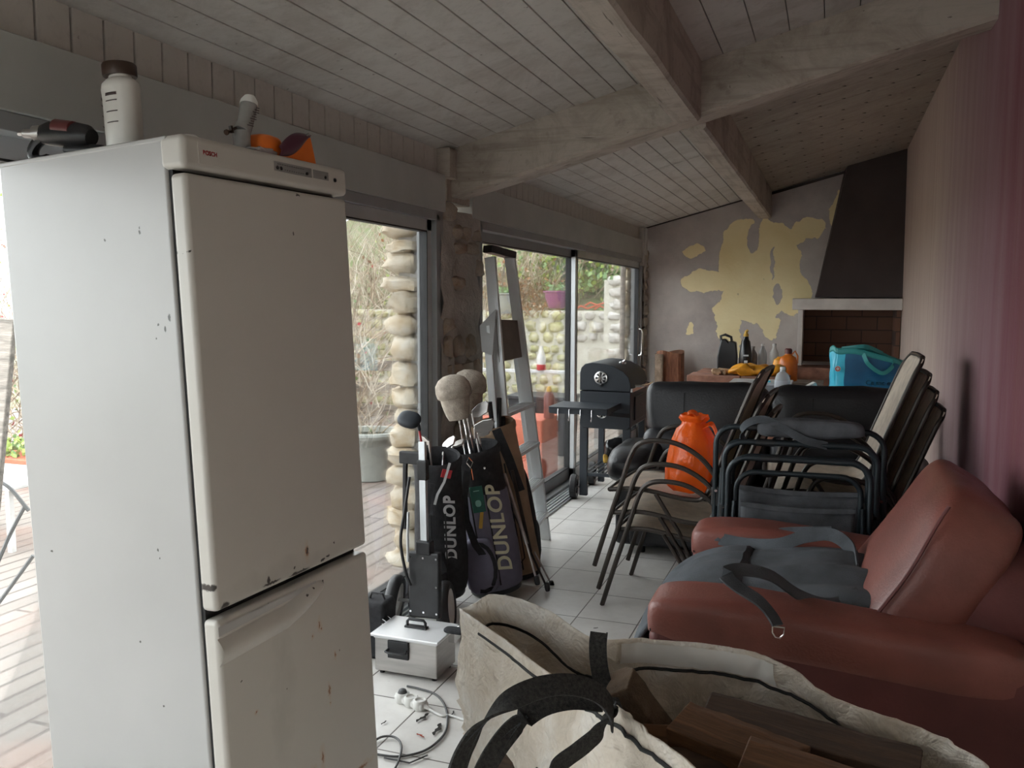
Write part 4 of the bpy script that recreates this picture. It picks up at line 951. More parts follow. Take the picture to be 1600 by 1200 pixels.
for sx in (-1, 1):
    Wc = Vector((sx*.135, -.02, .125)); Rm = Euler((0, -sx*.10, .26)).to_matrix() @ Euler((0, PI/2, 0)).to_matrix()
    b = MB(); b.lathe([(.085, -.026), (.108, -.030), (.122, -.018), (.125, 0), (.122, .018), (.108, .030), (.085, .026)], 40, Wc, mtx=Rm, caps=False); b.build('tyre', 'black_plastic', t)
    wb = MB(); wb.lathe([(.001, -.012), (.03, -.02), (.075, -.012), (.088, -.024), (.088, .024), (.075, .012), (.03, .02), (.001, .012)], 28, Wc, mtx=Rm, caps=False); wb.build('wheel_disc', 'white_plastic', t)
b = MB(); b.tube([(-.14, -.0, .125), (.14, -.0, .125)], .009, 8); b.build('axle', 'alu_light', t)
b = MB(); q = at(637, 835, 3.75)-O; b.tube([q, at(638, 800, 3.75)-O], .006, 8); b.tube([q-Vector((0, 0, .12)), q], .0065, 8); b.build('side_rod', 'alu_light', t)
b = MB(); b.tube(smooth_path([at(x, y, 3.78)-O for x, y in ((640, 745), (632, 800), (626, 845), (633, 890), (641, 915))], 6), .007, 8); b.build('bungee_cord', 'black_plastic', t)

# grey purple bag
base, top = Vector((-1.66, 4.26, .03)), at(735, 700, 4.47)
gb2, M2, H2 = golf_bag(at(775, 915, 4.62), at(738, 697, 4.55), .148, 'purple grey golf bag with pale yellow lettering standing in front of the pillar', 'purple_grey_fabric', 'black_fabric', .235, 'purple_grey_fabric', (.50, .15, .105, .33, 1.10), 'cream_letter', belly=1.02)
b = MB(); b.tube([(-.035, -.135, H2-.06), (-.02, -.15, H2-.03), (-.005, -.135, H2-.06), (-.02, -.14, H2-.085), (-.035, -.135, H2-.06)], .0035, 6); b.tube([(-.02, -.142, H2-.09), (-.02, -.146, H2-.15)], .006, 6); b.build('metal_clip', 'chrome', gb2)
b = MB(); b.box((-.01, -.16, H2-.25), (.065, .006, .135)); tg = b.build('name_tag', 'green_tag', gb2, bevel=.002)
b = MB(); b.box((-.01, -.1640, H2-.205), (.03, .0015, .004)); b.build('tag_print', 'pale_green_print', tg)
b = MB(); b.puff((-.01, -.164, H2-.27), (.03, .002, .035), (.8, .8), nu=12, nv=8); b.build('tag_emblem', 'pale_green_print', tg)
b = MB(); b.ribbon([(.0, -.15, H2-.32), (-.01, -.165, H2-.36), (-.02, -.16, H2-.40)], (1, 0, 0), .018, .003); b.build('yellow_tape', 'yellow_trim', gb2)
b = MB(); b.lathe([(.003, 0), (.006, .001), (.006, .003), (.002, .004)], 12, (.05, -.137, H2-.10), mtx=Euler((PI/2, 0, 0)).to_matrix()); b.build('snap', 'chrome', gb2)
# tan bag with black side and stand legs, leaning to the right
gb3, M3, H3 = golf_bag(at(812, 893, 4.93), at(770, 660, 4.85), .13, 'tan golf bag with black trim leaning behind the purple grey one', 'tan_fabric', 'tan_fabric', .22, 'tan_fabric', strap=False, belly=.98)
b = MB(); b.puff((.075, .05, .30), (.14, .18, .60), (.6, .7)); b.build('side_pocket', 'black_fabric', gb3)
b = MB(); b.ribbon([(.02, -.15, H3-.02), (.06, -.14, H3-.2), (.09, -.13, H3-.38)], (1, 0, 0), .05, .012); b.build('black_trim', 'black_fabric', gb3)
for k in range(2):
    b = MB(); b.ribbon([(-.05+.03*k, -.142, .05), (.02+.03*k, -.152, .12), (.03+.02*k, -.15, .3), (-.02+.03*k, -.142, .46)], (1, 0, 0), .006, .003); b.build('piping', 'gasket_black', gb3)
IM3 = M3.inverted()
b = MB(); p3 = at(855, 915, 4.62); q3 = at(862, 912, 4.8)
b.tube([IM3 @ at(800, 735, 4.72), IM3 @ at(829, 862, 4.70)], .010, 8); b.tube([IM3 @ at(829, 862, 4.70), IM3 @ at(853, 915, 4.66)], .006, 8); b.build('stand_leg', 'chair_bronze', gb3)
b = MB(); b.tube([IM3 @ at(788, 740, 4.68), IM3 @ at(823, 850, 4.60)], .010, 8); b.tube([IM3 @ at(823, 850, 4.60), IM3 @ at(838, 905, 4.56)], .006, 8); b.build('stand_leg', 'steel_brushed', gb3)
b = MB(); b.tube([IM3 @ at(835, 862, 4.80), IM3 @ at(862, 914, 4.78)], .005, 8); b.build('stand_leg', 'steel_brushed', gb3)
for q in (at(855, 917, 4.66), at(839, 907, 4.56), at(862, 914, 4.78)):
    b = MB(); b.puff(IM3 @ q, (.03, .03, .05), (.6, .6), nu=12, nv=8); b.build('rubber_foot', 'black_plastic', gb3)

# clubs
def club(label, foot, tip, head='iron', shaft='chrome', sz=1.0, hd=(1, 0, 0), group='golf clubs standing in the bags', grip=False):
    foot, tip = Vector(foot), Vector(tip); M_, L = frame(foot, tip)
    t = thing('golf_club', label, 'golf club', group=group); t.matrix_world = M_
    b = MB(); b.tube([(0, 0, 0), (0, 0, L)], .0052, 8); b.build('shaft', shaft, t)
    d = M_.to_3x3().inverted() @ Vector(hd).normalized(); d.z *= .2; d.normalize(); n_ = Vector((-d.y, d.x, 0))
    if grip:
        b = MB(); b.tube([(0, 0, L-.22), (0, 0, L-.2), (0, 0, L)], [.009, .012, .0145], 12); b.build('grip', 'black_plastic', t); return t
    b = MB()
    if head == 'wood':
        b.tube([(0, 0, L-.03), (0, 0, L+.01)], .008, 8); b.puff(Vector((0, 0, L+.025))+d*.045*sz, (.11*sz, .09*sz, .045*sz), (.7, .8), Matrix((d, n_, Vector((0, 0, 1)))).transposed())
        b.build('club_head', 'bbq_black', t); return t
    b.tube([(0, 0, L-.04), (0, 0, L+.02)], .007, 8)
    P = [(0, .0), (.0, .028), (.035, .052), (.072, .062), (.082, .05), (.07, .012), (.03, -.004)]
    V = [Vector((0, 0, L))+d*p[0]*sz+Vector((0, 0, p[1]*sz))-n_*.006*(1+p[1]*6) for p in P]+[Vector((0, 0, L))+d*p[0]*sz+Vector((0, 0, p[1]*sz))+n_*.007 for p in P]; n = len(P)
    b.add(V, [tuple(range(n)), tuple(range(2*n-1, n-1, -1))]+[(i, n+i, n+(i+1) % n, (i+1) % n) for i in range(n)])
    b.build('club_head', 'steel_brushed', t, bevel=.003); return t
m2 = M2 @ Vector((0, 0, H2-.09)); m1 = M1 @ Vector((0, 0, H1-.09)); m3 = M3 @ Vector((0, 0, H3-.09))
club('golf club with red shaft and dark rounded head over the trolley post', m1+Vector((-.05, -.02, 0)), at(654, 665, 4.0), 'wood', 'red_paint', 1.0, (-1, 0, .2))
club('golf club with red tipped shaft and shiny cup head behind the trolley post', m1+Vector((-.03, 0, 0)), at(671, 695, 4.25), 'iron', 'steel_brushed', .7, (-1, .3, 0))
club('iron club with bright rounded back nearest the pillar, low above the black bag', m1+Vector((.01, .03, 0)), at(693, 700, 4.35), 'iron', 'chrome', .9, (1, -.3, 0))
club('small iron head just right of the low bright one above the black bag', m1+Vector((.04, .03, 0)), at(707, 698, 4.45), 'iron', 'steel_brushed', .75, (1, -.2, 0))
club('club shaft farthest left under the beige head covers', m2+Vector((-.05, -.01, 0)), at(717, 650, 4.55), 'iron', 'chrome', .1)
club('second club shaft under the beige head covers', m2+Vector((-.02, .0, 0)), at(724, 652, 4.6), 'iron', 'chrome', .1)
club('thick bright club shaft rising into the right beige head cover', m2+Vector((.01, -.02, 0)), at(729, 646, 4.52), 'iron', 'chrome', .1)
club('large iron club head facing forward above the purple grey bag', m2+Vector((.02, -.03, 0)), at(742, 674, 4.45), 'iron', 'chrome', 1.35, (1, 0, 0))
club('upper dark iron club head above the purple grey bag', m2+Vector((.02, .03, 0)), at(739, 652, 4.6), 'iron', 'steel_brushed', 1.25, (1, 0, 0))
club('iron club half hidden behind the large forward facing head', m2+Vector((.06, -.01, 0)), at(748, 682, 4.5), 'iron', 'chrome', .9, (1, 0, 0))
club('black gripped club end left of the pair leaning on the ladder', m3+Vector((-.02, .02, 0)), at(765, 628, 4.85), grip=True)
club('black gripped club end right of the pair leaning on the ladder', m3+Vector((.02, .0, 0)), at(780, 622, 4.9), grip=True)
club('dark club shaft leaning farthest right over the tan bag', m3+Vector((.05, .0, 0)), at(786, 652, 4.9), grip=True)
def headcover(label, p, tip, s=1):
    M_, L = frame(p, tip); t = thing('golf_head_cover', label, 'club head cover', group='beige knitted head covers'); t.matrix_world = M_
    fn = lambda q, a, i: Vector((q.x*(1+.05*noise.noise(Vector((a*2, q.z*20, s)))), q.y*.8*(1+.05*noise.noise(Vector((a*2, q.z*25, s+4)))), q.z))
    b = MB(); b.lathe([(.020*s, -.005), (.050*s, .0), (.060*s, .03), (.070*s, .08), (.074*s, .12)], 28, fn=fn); b.build('cuff', 'sock_fabric', t)
    b = MB(); b.lathe([(.076*s, .112), (.086*s, .122), (.090*s, .15), (.084*s, .185), (.065*s, .215), (.036*s, .232), (.004, .236)], 28, fn=fn); b.build('crown', 'sock_fabric', t)
headcover('beige knitted club head cover in front, lower left of the two', at(717, 655, 4.52), at(703, 582, 4.50), 1.05)
headcover('beige knitted club head cover behind, upper right of the two', at(730, 645, 4.70), at(736, 575, 4.70), 1.05)
t = thing('duffel_bag', 'black bag slumped on the floor behind the stand legs', 'bag', (-1.72, 4.72, 0), .4)
b = MB(); b.puff((0, 0, .15), (.34, .26, .30), (.6, .6), fn=lambda p: p*(1+.1*noise.noise(p*8))); b.build('bag_body', 'black_fabric', t)
b = MB(); b.ribbon([(-.12, -.05, .28), (-.06, -.05, .33), (.06, -.05, .33), (.12, -.05, .28)], (0, 1, 0), .03, .004); b.build('carry_strap', 'black_fabric', t)

# ------------------------------------------------------------------ barbecue
t = thing('barbecue', 'black charcoal barrel barbecue with side shelf and wheels by the glass door', 'barbecue', (-1.62, 6.50, 0), .0)
BQ = t
W, LN, Z0, Z1 = .40, .62, .57, .86
b = MB(); b.prism([(-W/2, Z1), (W/2, Z1), (W/2, Z0+.02), (W/2-.02, Z0), (-W/2+.02, Z0), (-W/2, Z0+.02)], 0, LN); b.build('firebox', 'bbq_black', t, bevel=.006)
lidp = [(W/2, Z1+.005), (W/2, Z1+.075)]+[(W/2*math.cos(a)*1.0, Z1+.075+.165*math.sin(a)) for a in [k*PI/2/8 for k in range(1, 6)]]+[(0.02, Z1+.245), (-.10, Z1+.25), (-.165, Z1+.235), (-W/2, Z1+.20), (-W/2, Z1+.005)]
lidp = [(W/2, Z1+.005), (W/2, Z1+.06), (.185, Z1+.115), (.14, Z1+.16), (.07, Z1+.195), (0, Z1+.213), (-.10, Z1+.222), (-.16, Z1+.21), (-.19, Z1+.18), (-W/2, Z1+.14), (-W/2, Z1+.005)]
b = MB(); b.prism(lidp, -.004, LN+.004); ld_ = b.build('lid', 'bbq_black', t, bevel=.006)
def vent(z, x, par, s=1):
    b = MB(); b.lathe([(.052*s, 0), (.052*s, .006), (.046*s, .008), (.001, .008)], 28, (x, -.006, z), mtx=Euler((PI/2, 0, 0)).to_matrix()); vd = b.build('vent_disc', 'chrome', par)
    b = MB()
    for k in range(8):
        a = k*PI/4; c, s2 = math.cos(a), math.sin(a); pr = Vector((-s2, 0, c))*1
        d = Vector((c, 0, s2)); q = Vector((x, -.0155, z)); b.add([q+d*.012*s, q+d*.040*s+pr*.0095*s, q+d*.042*s, q+d*.040*s-pr*.0095*s], [(0, 1, 2, 3)])
    b.build('vent_slots', 'gasket_black', vd, solid=.001)
vent(.965, -.03, ld_); vent(.70, -.02, t, .9)
b = MB(); b.tube([(-.03, -.012, .91), (-.03, -.03, .905)], .008, 8); b.build('vent_knob', 'black_plastic', t)
b = MB(); b.box((W/2+.008, .31, .875), (.016, LN, .03)); b.build('lid_rim', 'chrome', t, bevel=.003)
b = MB(); b.tube([(W/2+.01, .12, .90), (W/2+.07, .13, .90), (W/2+.08, .31, .90), (W/2+.07, .49, .90), (W/2+.01, .50, .90)], .009, 8); b.build('lid_handle', 'chrome', t)
b = MB(); b.lathe([(.03, 0), (.03, .012), (.02, .018)], 20, (.06, .33, Z1+.195)); b.tube([(.06, .33, Z1+.21), (.08, .33, Z1+.225)], .008, 8); b.build('thermometer', 'chrome', ld_)
b = MB(); b.box((W/2+.006, .32, .72), (.012, .36, .19)); b.build('ash_door', 'bbq_black', t, bevel=.006)
b = MB(); b.tube([(W/2+.01, .30, .74), (W/2+.04, .30, .74)], .006, 8); b.build('ash_door_knob', 'chrome', t)
for x_ in (-W/2+.03, W/2-.03):
    for y_ in (.03, LN-.03):
        b = MB(); z0_ = 0.0 if x_ > 0 else .03; b.bar((x_, y_, z0_), (x_, y_, Z0+.03), .062 if y_ < .1 else .05, .04, up=(0, 1, 0)); b.build('leg', 'bbq_black', t, bevel=.004)
for y_ in (.03, LN-.03):
    Rm = Euler((0, PI/2, -.25 if y_ < .1 else 0)).to_matrix() if False else Euler((0, 0, .12)).to_matrix() @ Euler((0, PI/2, 0)).to_matrix()
    b = MB(); c = Vector((-W/2-.048, y_, .096))
    b.lathe([(.058, -.022), (.088, -.026), (.096, -.018), (.096, .018), (.088, .026), (.058, .022)], 30, c, mtx=Rm, caps=False); b.lathe([(.001, -.014), (.060, -.010), (.060, .010), (.001, .014)], 24, c, mtx=Rm, caps=False)
    for k in range(24):
        a_ = 2*PI*k/24; b.box(c+Rm @ Vector((.094*math.cos(a_), .094*math.sin(a_), 0)), (.006, .012, .030), Rm @ Euler((0, 0, a_)).to_matrix())
    wh = b.build('wheel', 'black_plastic', t)
    b = MB(); b.tube([(-W/2-.06, y_, .096), (-W/2+.03, y_, .096)], .007, 8); b.build('axle', 'steel_brushed', t)
b = MB()
for y_ in (.03, LN-.03): b.bar((-W/2, y_, .20), (W/2, y_, .20), .025, .025)
for k in range(9): b.bar((-W/2+.03+.04*k, .03, .205), (-W/2+.03+.04*k, LN-.03, .205), .012, .008)
b.build('bottom_shelf', 'bbq_black', t, bevel=.002)
b = MB(); n = 9
for k in range(5): b.box((-.10, -.05-.075*k-.03, .772), (.44, .070, .012))
b.box((-.32, -.20, .755), (.015, .40, .045)); b.box((.12, -.20, .755), (.015, .40, .045)); b.box((-.10, -.40, .752), (.44, .012, .05)); sh = b.build('side_shelf', 'bbq_black', t, bevel=.003)
for k in range(4):
    x_ = -.25+.085*k; b = MB(); b.tube([(x_, -.407, .765), (x_, -.415, .75), (x_, -.412, .69), (x_, -.425, .68), (x_, -.432, .695)], .003, 6); b.build('utensil_hook', 'chrome', sh)
b = MB(); b.bar((.10, -.38, .74), (W/2-.01, .0, .68), .02, .03); b.build('shelf_bracket', 'bbq_black', t)
t = thing('charcoal_bag', 'black and yellow plastic bag on the lower grid of the barbecue', 'bag', (-1.58, 6.86, .222), .2)
b = MB(); b.puff((0, 0, .12), (.24, .22, .22), (.6, .6), fn=lambda p: p*(1+.22*noise.noise(p*14))); b.build('bag_film', 'oil_black', t)
b = MB(); b.puff((-.11, -.09, .07), (.045, .03, .07), (.7, .7), fn=lambda p: p*(1+.3*noise.noise(p*30))); b.build('yellow_flap', 'yellow_trim', t)
t = thing('foil_tray', 'crumpled silver foil tray on the barbecue grid', 'tray', (-1.50, 6.62, .212), .2)
b = MB(); b.puff((0, 0, .035), (.16, .12, .07), (.5, .5), fn=lambda p: p*(1+.3*noise.noise(p*40))); b.build('foil', 'chrome', t)

# ------------------------------------------------------------------ log in the corner
t = thing('standing_log', 'reddish half log standing upright in the far left corner', 'log', (-1.66, 9.62, 0), .2)
b = MB(); b.lathe([(.155, 0), (.15, .3), (.155, .6), (.15, 1.0)], 20, fn=lambda p, a, i: Vector((p.x*(1+.08*math.sin(3*a)), p.y*(.8+.2*math.cos(2*a)), p.z+.02*math.sin(a*2)*(p.z > .9)))); b.build('timber', 'log_red', t, sharp=25)
b = MB(); b.grid(lambda u, v: (.163*math.cos(2.2+u*2), .17*math.sin(2.2+u*2), .98*v), 8, 6); b.build('bark_strip', 'bark', t, solid=.012)

# ------------------------------------------------------------------ black leather sofa
t = thing('recliner_sofa', 'black leather two seat recliner sofa at the far end facing the room', 'sofa', (-.36, 5.75, 0))
def wr(amp=.02, sc=5, sd=0): return lambda p: p+Vector((noise.noise(p*sc+Vector((sd, 0, 0))), noise.noise(p*sc+Vector((0, sd+9, 0))), noise.noise(p*sc+Vector((0, 5, sd)))))*amp
b = MB(); b.box((0, -.12, .22), (1.56, .86, .36)); b.build('base', 'black_leather', t, bevel=.04, seg=4)
for k, x_ in enumerate((-.39, .43)):
    w_ = .80 if k == 0 else .84
    bo = MB(); bo.puff((x_, .10, .83), (w_, .27, .38), (.38, .30), rot=Euler((-.14, 0, 0)).to_matrix(), fn=wr(.016, 6, k*3)); bo = bo.build('headrest_cushion', 'black_leather', t)
    s2 = MB(); s2.ribbon([(x_-.14 if k == 0 else x_-.16, -.04-.0, .66), (x_-.14 if k == 0 else x_-.16, -.066, .80), (x_-.14 if k == 0 else x_-.16, -.03, .94), (x_-.14 if k == 0 else x_-.16, .06, 1.008)], (1, 0, 0), .006, .004); s2.build('seam', 'gasket_black', bo)
    b = MB(); b.puff((x_, .02, .54), (w_, .30, .36), (.4, .32), rot=Euler((-.12, 0, 0)).to_matrix(), fn=wr(.018, 6, k*5)); b.build('back_cushion', 'black_leather', t)
    b = MB(); b.puff((x_, -.30, .44), (w_*.84, .62, .20), (.5, .35), fn=wr(.015, 6, k*7)); b.build('seat_cushion', 'black_leather', t)
for s_ in (-1, 1):
    b = MB(); b.puff((s_*.79, -.28, .545), (.28, .66, .20), (.62, .55), rot=Euler((.06, 0, 0)).to_matrix(), fn=wr(.02, 5, s_+9)); ar = b.build('armrest', 'black_leather', t)
    b = MB(); b.box((s_*.79, -.18, .27), (.16, .70, .46)); b.build('arm_panel', 'black_leather', t, bevel=.03, seg=3)
for x_ in (-.7, .7):
    for y_ in (-.5, .22):
        b = MB(); b.tube([(x_, y_, 0), (x_, y_, .06)], .02, 10); b.build('foot', 'black_plastic', t)

# ------------------------------------------------------------------ masonry side table, work table and what stands on them
t = thing('work_table', 'low brown table behind the black sofa carrying boxes and bottles', 'table', (-.20, 7.6, 0))
b = MB(); b.box((0, 0, .775), (1.5, .72, .03)); b.build('table_top', 'weathered_wood', t, bevel=.004)
for x_ in (-.70, .70):
    for y_ in (-.31, .31):
        b = MB(); b.bar((x_, y_, 0), (x_, y_, .76), .05, .05); b.build('leg', 'weathered_wood', t)
TZ = .7905
t = thing('cabinet', 'low reddish brown cabinet standing against the back wall', 'cabinet', (-.84, 9.25, 0))
b = MB(); b.box((0, 0, .42), (.88, .50, .84)); b.build('carcass', 'brick_red', t, bevel=.006)
b = MB(); b.box((.0, -.255, .42), (.80, .015, .74)); dr = b.build('door_panel', 'brick_red', t, bevel=.004)
HZ = .841
t = thing('brick_block', 'rectangular red brick lying left of the orange sack', 'brick', (-.99, 8.35, 0))
b = MB(); b.box((0, 0, .36), (.5, .45, .72)); b.box((-.02, 0, .795), (.48, .40, .15)); b.build('block', 'brick_red', t, bevel=.006)
for k, (x_, y_) in enumerate(((1122, 566), (1132, 570), (1144, 569), (1126, 574), (1152, 573))):
    q = onp(x_, y_, 1, 8.3); tt = thing('paper_scrap', 'crumpled brown paper scrap on the red block', 'paper', (q.x, 8.28+.03*k, .872), .7*k, group='crumpled paper scraps beside the black can')
    b = MB(); b.puff((0, 0, .028), (.10, .08, .055), (.8, .8), nu=14, nv=9, fn=lambda p: p*(1+.6*noise.noise(p*35+Vector((k, 0, 0))))); b.build('scrap', 'cardboard', tt, sharp=20)
q = onp(1146, 572, 1, 9.15)
t = thing('oil_can', 'black plastic jerrycan with handle standing beside a narrow black bottle', 'can', (q.x-.05, 9.15, HZ))
b = MB(); b.prism([(-.11, 0), (.085, 0), (.09, .15), (.075, .30), (.02, .32), (-.0, .30), (-.03, .335), (-.075, .33), (-.095, .25), (-.115, .14)], -.05, .05); b.build('can_body', 'oil_black', t, bevel=.02, seg=3)
b = MB(); b.tube([(-.075, 0, .29), (-.085, 0, .36), (-.04, 0, .375), (.02, 0, .35), (.03, 0, .29)], .014, 8); b.build('handle', 'oil_black', t)
t = thing('oil_bottle', 'narrow black bottle with black spout and small white label', 'bottle', (q.x+.12, 9.12, HZ))
b = MB(); b.lathe([(.06, 0), (.066, .01), (.064, .18), (.045, .31), (.03, .33), (.026, .36)], 20); b.build('bottle_body', 'oil_black', t)
b = MB(); b.lathe([(.026, .35), (.026, .385), (.018, .39), (.012, .42)], 14); b.tube([(0, 0, .41), (.02, 0, .425)], .012, 8); b.build('spout', 'yellow_trim', t)
b = MB(); b.box((.01, -.066, .10), (.035, .002, .04)); b.box((.01, -.064, .17), (.05, .002, .015)); b.build('label', 'silver_letter', t)
for (px, pt, nm, lb, mt, r_) in ((1176, 541, 'shadowed', 'greyish translucent bottle nearest the black cans on the back ledge', 'clear_grey', .048), (1191, 537, 'clear', 'clear bottle with white neck, left of the white bottle', 'bottle_clear', .045), (1209, 537, 'white', 'white plastic bottle with white cap against the grey wall', 'white_plastic', .048)):
    q = onp(px, 570, 1, 9.3); t = thing('bottle', lb, 'bottle', (q.x, 9.3, HZ)); h_ = onp(px, pt, 1, 9.3).z-HZ
    b = MB(); b.lathe([(r_*.95, 0), (r_, .01), (r_*.95, h_*.3), (r_, h_*.5), (r_*.9, h_*.68), (r_*.4, h_*.85), (r_*.35, h_*.93)], 20); b.build('bottle_body', mt, t)
    b = MB(); b.lathe([(r_*.42, h_*.92), (r_*.42, h_)], 14); b.build('cap', 'white_plastic' if mt != 'clear_grey' else 'clear_grey', t)
q = onp(1231, 580, 1, 8.7)
t = thing('washer_fluid_jug', 'orange plastic jug with dark red cap beside the fireplace', 'jug', (q.x, 8.7, 0))
zb = .80; b = MB(); b.lathe([(.085, zb), (.09, zb+.02), (.088, zb+.17), (.07, zb+.225), (.03, zb+.25), (.03, zb+.265)], 24, fn=lambda p, a, i: Vector((p.x, p.y*.7, p.z))); b.build('jug_body', 'amber_plastic', t)
b = MB(); b.lathe([(.034, zb+.26), (.034, zb+.30), (.024, zb+.31)], 16); b.build('cap', 'maroon_plastic', t)
b = MB(); b.tube([(.03, 0, zb+.25), (.06, 0, zb+.285), (.085, 0, zb+.24), (.085, 0, zb+.17)], .009, 8); b.build('handle', 'amber_plastic', t)
t.location.z = 0
t = thing('yellow_jug', 'yellow jug half hidden behind the orange jug', 'jug', (q.x-.09, 8.86, zb))
b = MB(); b.lathe([(.055, 0), (.06, .02), (.06, .15), (.05, .19), (.02, .21), (.02, .22)], 20); b.build('jug_body', 'yellow_bag', t)
t = thing('side_bench', 'narrow wooden bench behind the work table under the jugs', 'bench', (-.36, 8.72, 0))
b = MB(); b.box((0, 0, .785), (.62, .38, .028)); b.build('bench_top', 'weathered_wood', t, bevel=.003)
for x_ in (-.27, .27):
    b = MB(); b.box((x_, 0, .385), (.04, .34, .77)); b.build('leg', 'weathered_wood', t)
qa, qb = onp(1150, 578, 1, 8.3), onp(1222, 578, 1, 8.3)
t = thing('orange_sack', 'crumpled orange yellow plastic sack lying on the red block', 'sack', ((qa.x+qb.x)/2-.02, 8.33, .872))
b = MB(); b.puff((0, 0, .045), (qb.x-qa.x+.1, .24, .10), (.7, .7), nu=40, nv=20, fn=lambda p: p+Vector((noise.noise(p*8), noise.noise(p*8+Vector((3, 0, 0))), noise.noise(p*10)))*.045); b.build('sack_film', 'yellow_bag', t)
t['label'] = 'crumpled orange yellow plastic sack in front of the upright bottles'
b = MB(); b.box((-.55, 8.35, .36), (.42, .40, .72)); b.box((-.55, 8.35, .795), (.42, .38, .15)); tag(b.build('brick_block', 'brick_red', bevel=.006), 'second red block, under the orange sack and the grey storage lid', 'brick')
qa, qb = onp(1142, 598, 1, 7.55), onp(1238, 598, 1, 7.55)
t = thing('storage_box', 'flat clear storage box with grey lid on the table behind the sofa', 'storage box', ((qa.x+qb.x)/2, 7.55, TZ)); L = qb.x-qa.x
b = MB(); b.box((0, 0, .04), (L*.93, .38, .08), taper=1.04); b.build('box_body', 'storage_clear', t, bevel=.01)
b = MB(); b.box((0, 0, .088), (L, .44, .018)); ld2 = b.build('lid', 'storage_lid', t, bevel=.006)
b = MB(); b.box((.0, 0, .099), (L*.78, .30, .006)); b.build('lid_panel', 'storage_lid', ld2, bevel=.003)
b = MB(); b.box((.06, -.1, .106), (.04, .05, .012)); b.build('blue_clip', 'blue_bag_light', ld2, bevel=.003)
q = onp(1222, 603, 1, 7.25); h_ = onp(1222, 557, 1, 7.25).z-q.z+.02
t = thing('water_bottle', 'clear plastic bottle standing in front of the grey storage box', 'bottle', (q.x, 7.27, TZ))
b = MB(); b.lathe([(.055, 0), (.06, .01), (.056, .06), (.061, .11), (.058, .15), (.045, .185), (.022, .205), (.019, .225)], 28); b.build('bottle_body', 'bottle_clear', t)
b = MB(); b.lathe([(.021, .222), (.021, .242)], 16); b.build('cap', 'white_plastic', t)
b = MB(); b.lathe([(.0605, .075), (.0615, .08), (.0615, .13), (.0605, .135)], 28, caps=False); b.build('label_band', 'storage_clear', t)
q = onp(1265, 598, 1, 7.4)
t = thing('snack_box', 'small white and green carton tilted on the table behind the sofa', 'carton', (q.x-.02, 7.42, TZ), .3)
b = MB(); b.box((0, 0, .045), (.17, .07, .07), Euler((0, -.5, 0)).to_matrix()); bx = b.build('carton', 'paper_white', t, bevel=.003)
b = MB(); b.box((.01, -.037, .05), (.10, .003, .04), Euler((0, -.5, 0)).to_matrix()); b.build('green_panel', 'green_print', bx)
t = thing('green_pouch', 'crumpled pale green pouch right of the white carton', 'pouch', (q.x+.09, 7.46, TZ), .1)
b = MB(); b.puff((0, 0, .04), (.14, .08, .08), (.7, .7), fn=lambda p: p*(1+.4*noise.noise(p*22))); b.build('pouch_film', 'pale_green_print', t)
t = thing('notebook', 'flat dark tray with pink edge beside the blue shopping bag', 'tray', (q.x+.02, 7.28, TZ), .05)
b = MB(); b.box((0, 0, .008), (.36, .12, .016)); b.build('tray_body', 'tray_brown', t, bevel=.003)
b = MB(); b.box((.15, -.055, .02), (.06, .03, .012)); b.build('pink_edge', 'pink_print', t, bevel=.002)
# blue shopping bag
t = thing('shopping_bag', 'large blue woven shopping bag with teal lining on the table behind the sofa', 'shopping bag', (0.30, 7.35, TZ), 0)
A_, B_ = onp(1296, 606, 1, 7.3), onp(1415, 606, 1, 7.3); t.location.x = (A_.x+B_.x)/2; HW = (B_.x-A_.x)/2
zt = onp(1330, 545, 1, 7.3).z-TZ
def bagw(u, v):
    a = u*2*PI-PI*.75; sx = math.copysign(abs(math.cos(a))**.45, math.cos(a)); sy = math.copysign(abs(math.sin(a))**.45, math.sin(a))
    zz = v*zt*(1-.26*max(0, (sx+.35)/1.35)**1.2)+.018*v*noise.noise(Vector((u*9, 0, 2)))*2
    k = 1+.06*noise.noise(Vector((u*10, v*4, 1)))+(.08*math.sin(PI*min(1, v*1.3)) if sx > 0 else 0)
    return (HW*sx*k, .17*sy*k*(1-.15*v), zz)
b = MB(); b.grid(bagw, 72, 14)
for i, f in enumerate(b.f):
    c = sum((Vector(b.v[j]) for j in f), Vector())/4
    b.m[i] = 1 if (c.x < -HW*.62 and c.y < .1) else 0
b.v = b.v; b.box((0, 0, .006), (HW*1.9, .32, .01)); b.build('bag_body', ['blue_bag', 'blue_bag_light', 'teal_lining'], t, solid=.004)
b = MB(); b.grid(lambda u, v: tuple(Vector(bagw(u, .90+v*.115))*1.0+Vector((0, 0, .004))), 72, 3); b.build('top_hem', 'teal_lining', t, solid=.008)
b = MB(); b.ribbon(smooth_path([(-HW*.15, -.15, zt*.92), (0, -.19, zt*.72), (HW*.35, -.2, zt*.56), (HW*.6, -.17, zt*.68), (HW*.62, -.14, zt*.80)], 6), (0, .3, 1), .03, .004); b.build('carry_handle', 'teal_lining', t)
b = MB(); b.ribbon(smooth_path([(-HW*.7, .1, zt*.98), (-HW*.3, .05, zt*1.03), (.0, .05, zt*1.03), (HW*.4, .1, zt*.9)], 6), (0, .3, 1), .03, .004); b.build('carry_handle', 'teal_lining', t)
b = text_mesh('Ce sac est', .050, .0006, .0002, lambda p: Vector((HW*.32+p.x, -.196-.004, zt*.37+p.y))); b.build('lettering', 'silver_letter', t)
b = MB(); b.lathe([(.001, 0), (.022, 0), (.022, .003), (.001, .003)], 20, (-HW*.80, -.172, zt*.62), mtx=Euler((PI/2, 0, 0)).to_matrix(), caps=False); rd = b.build('round_badge', 'paper_white', t)
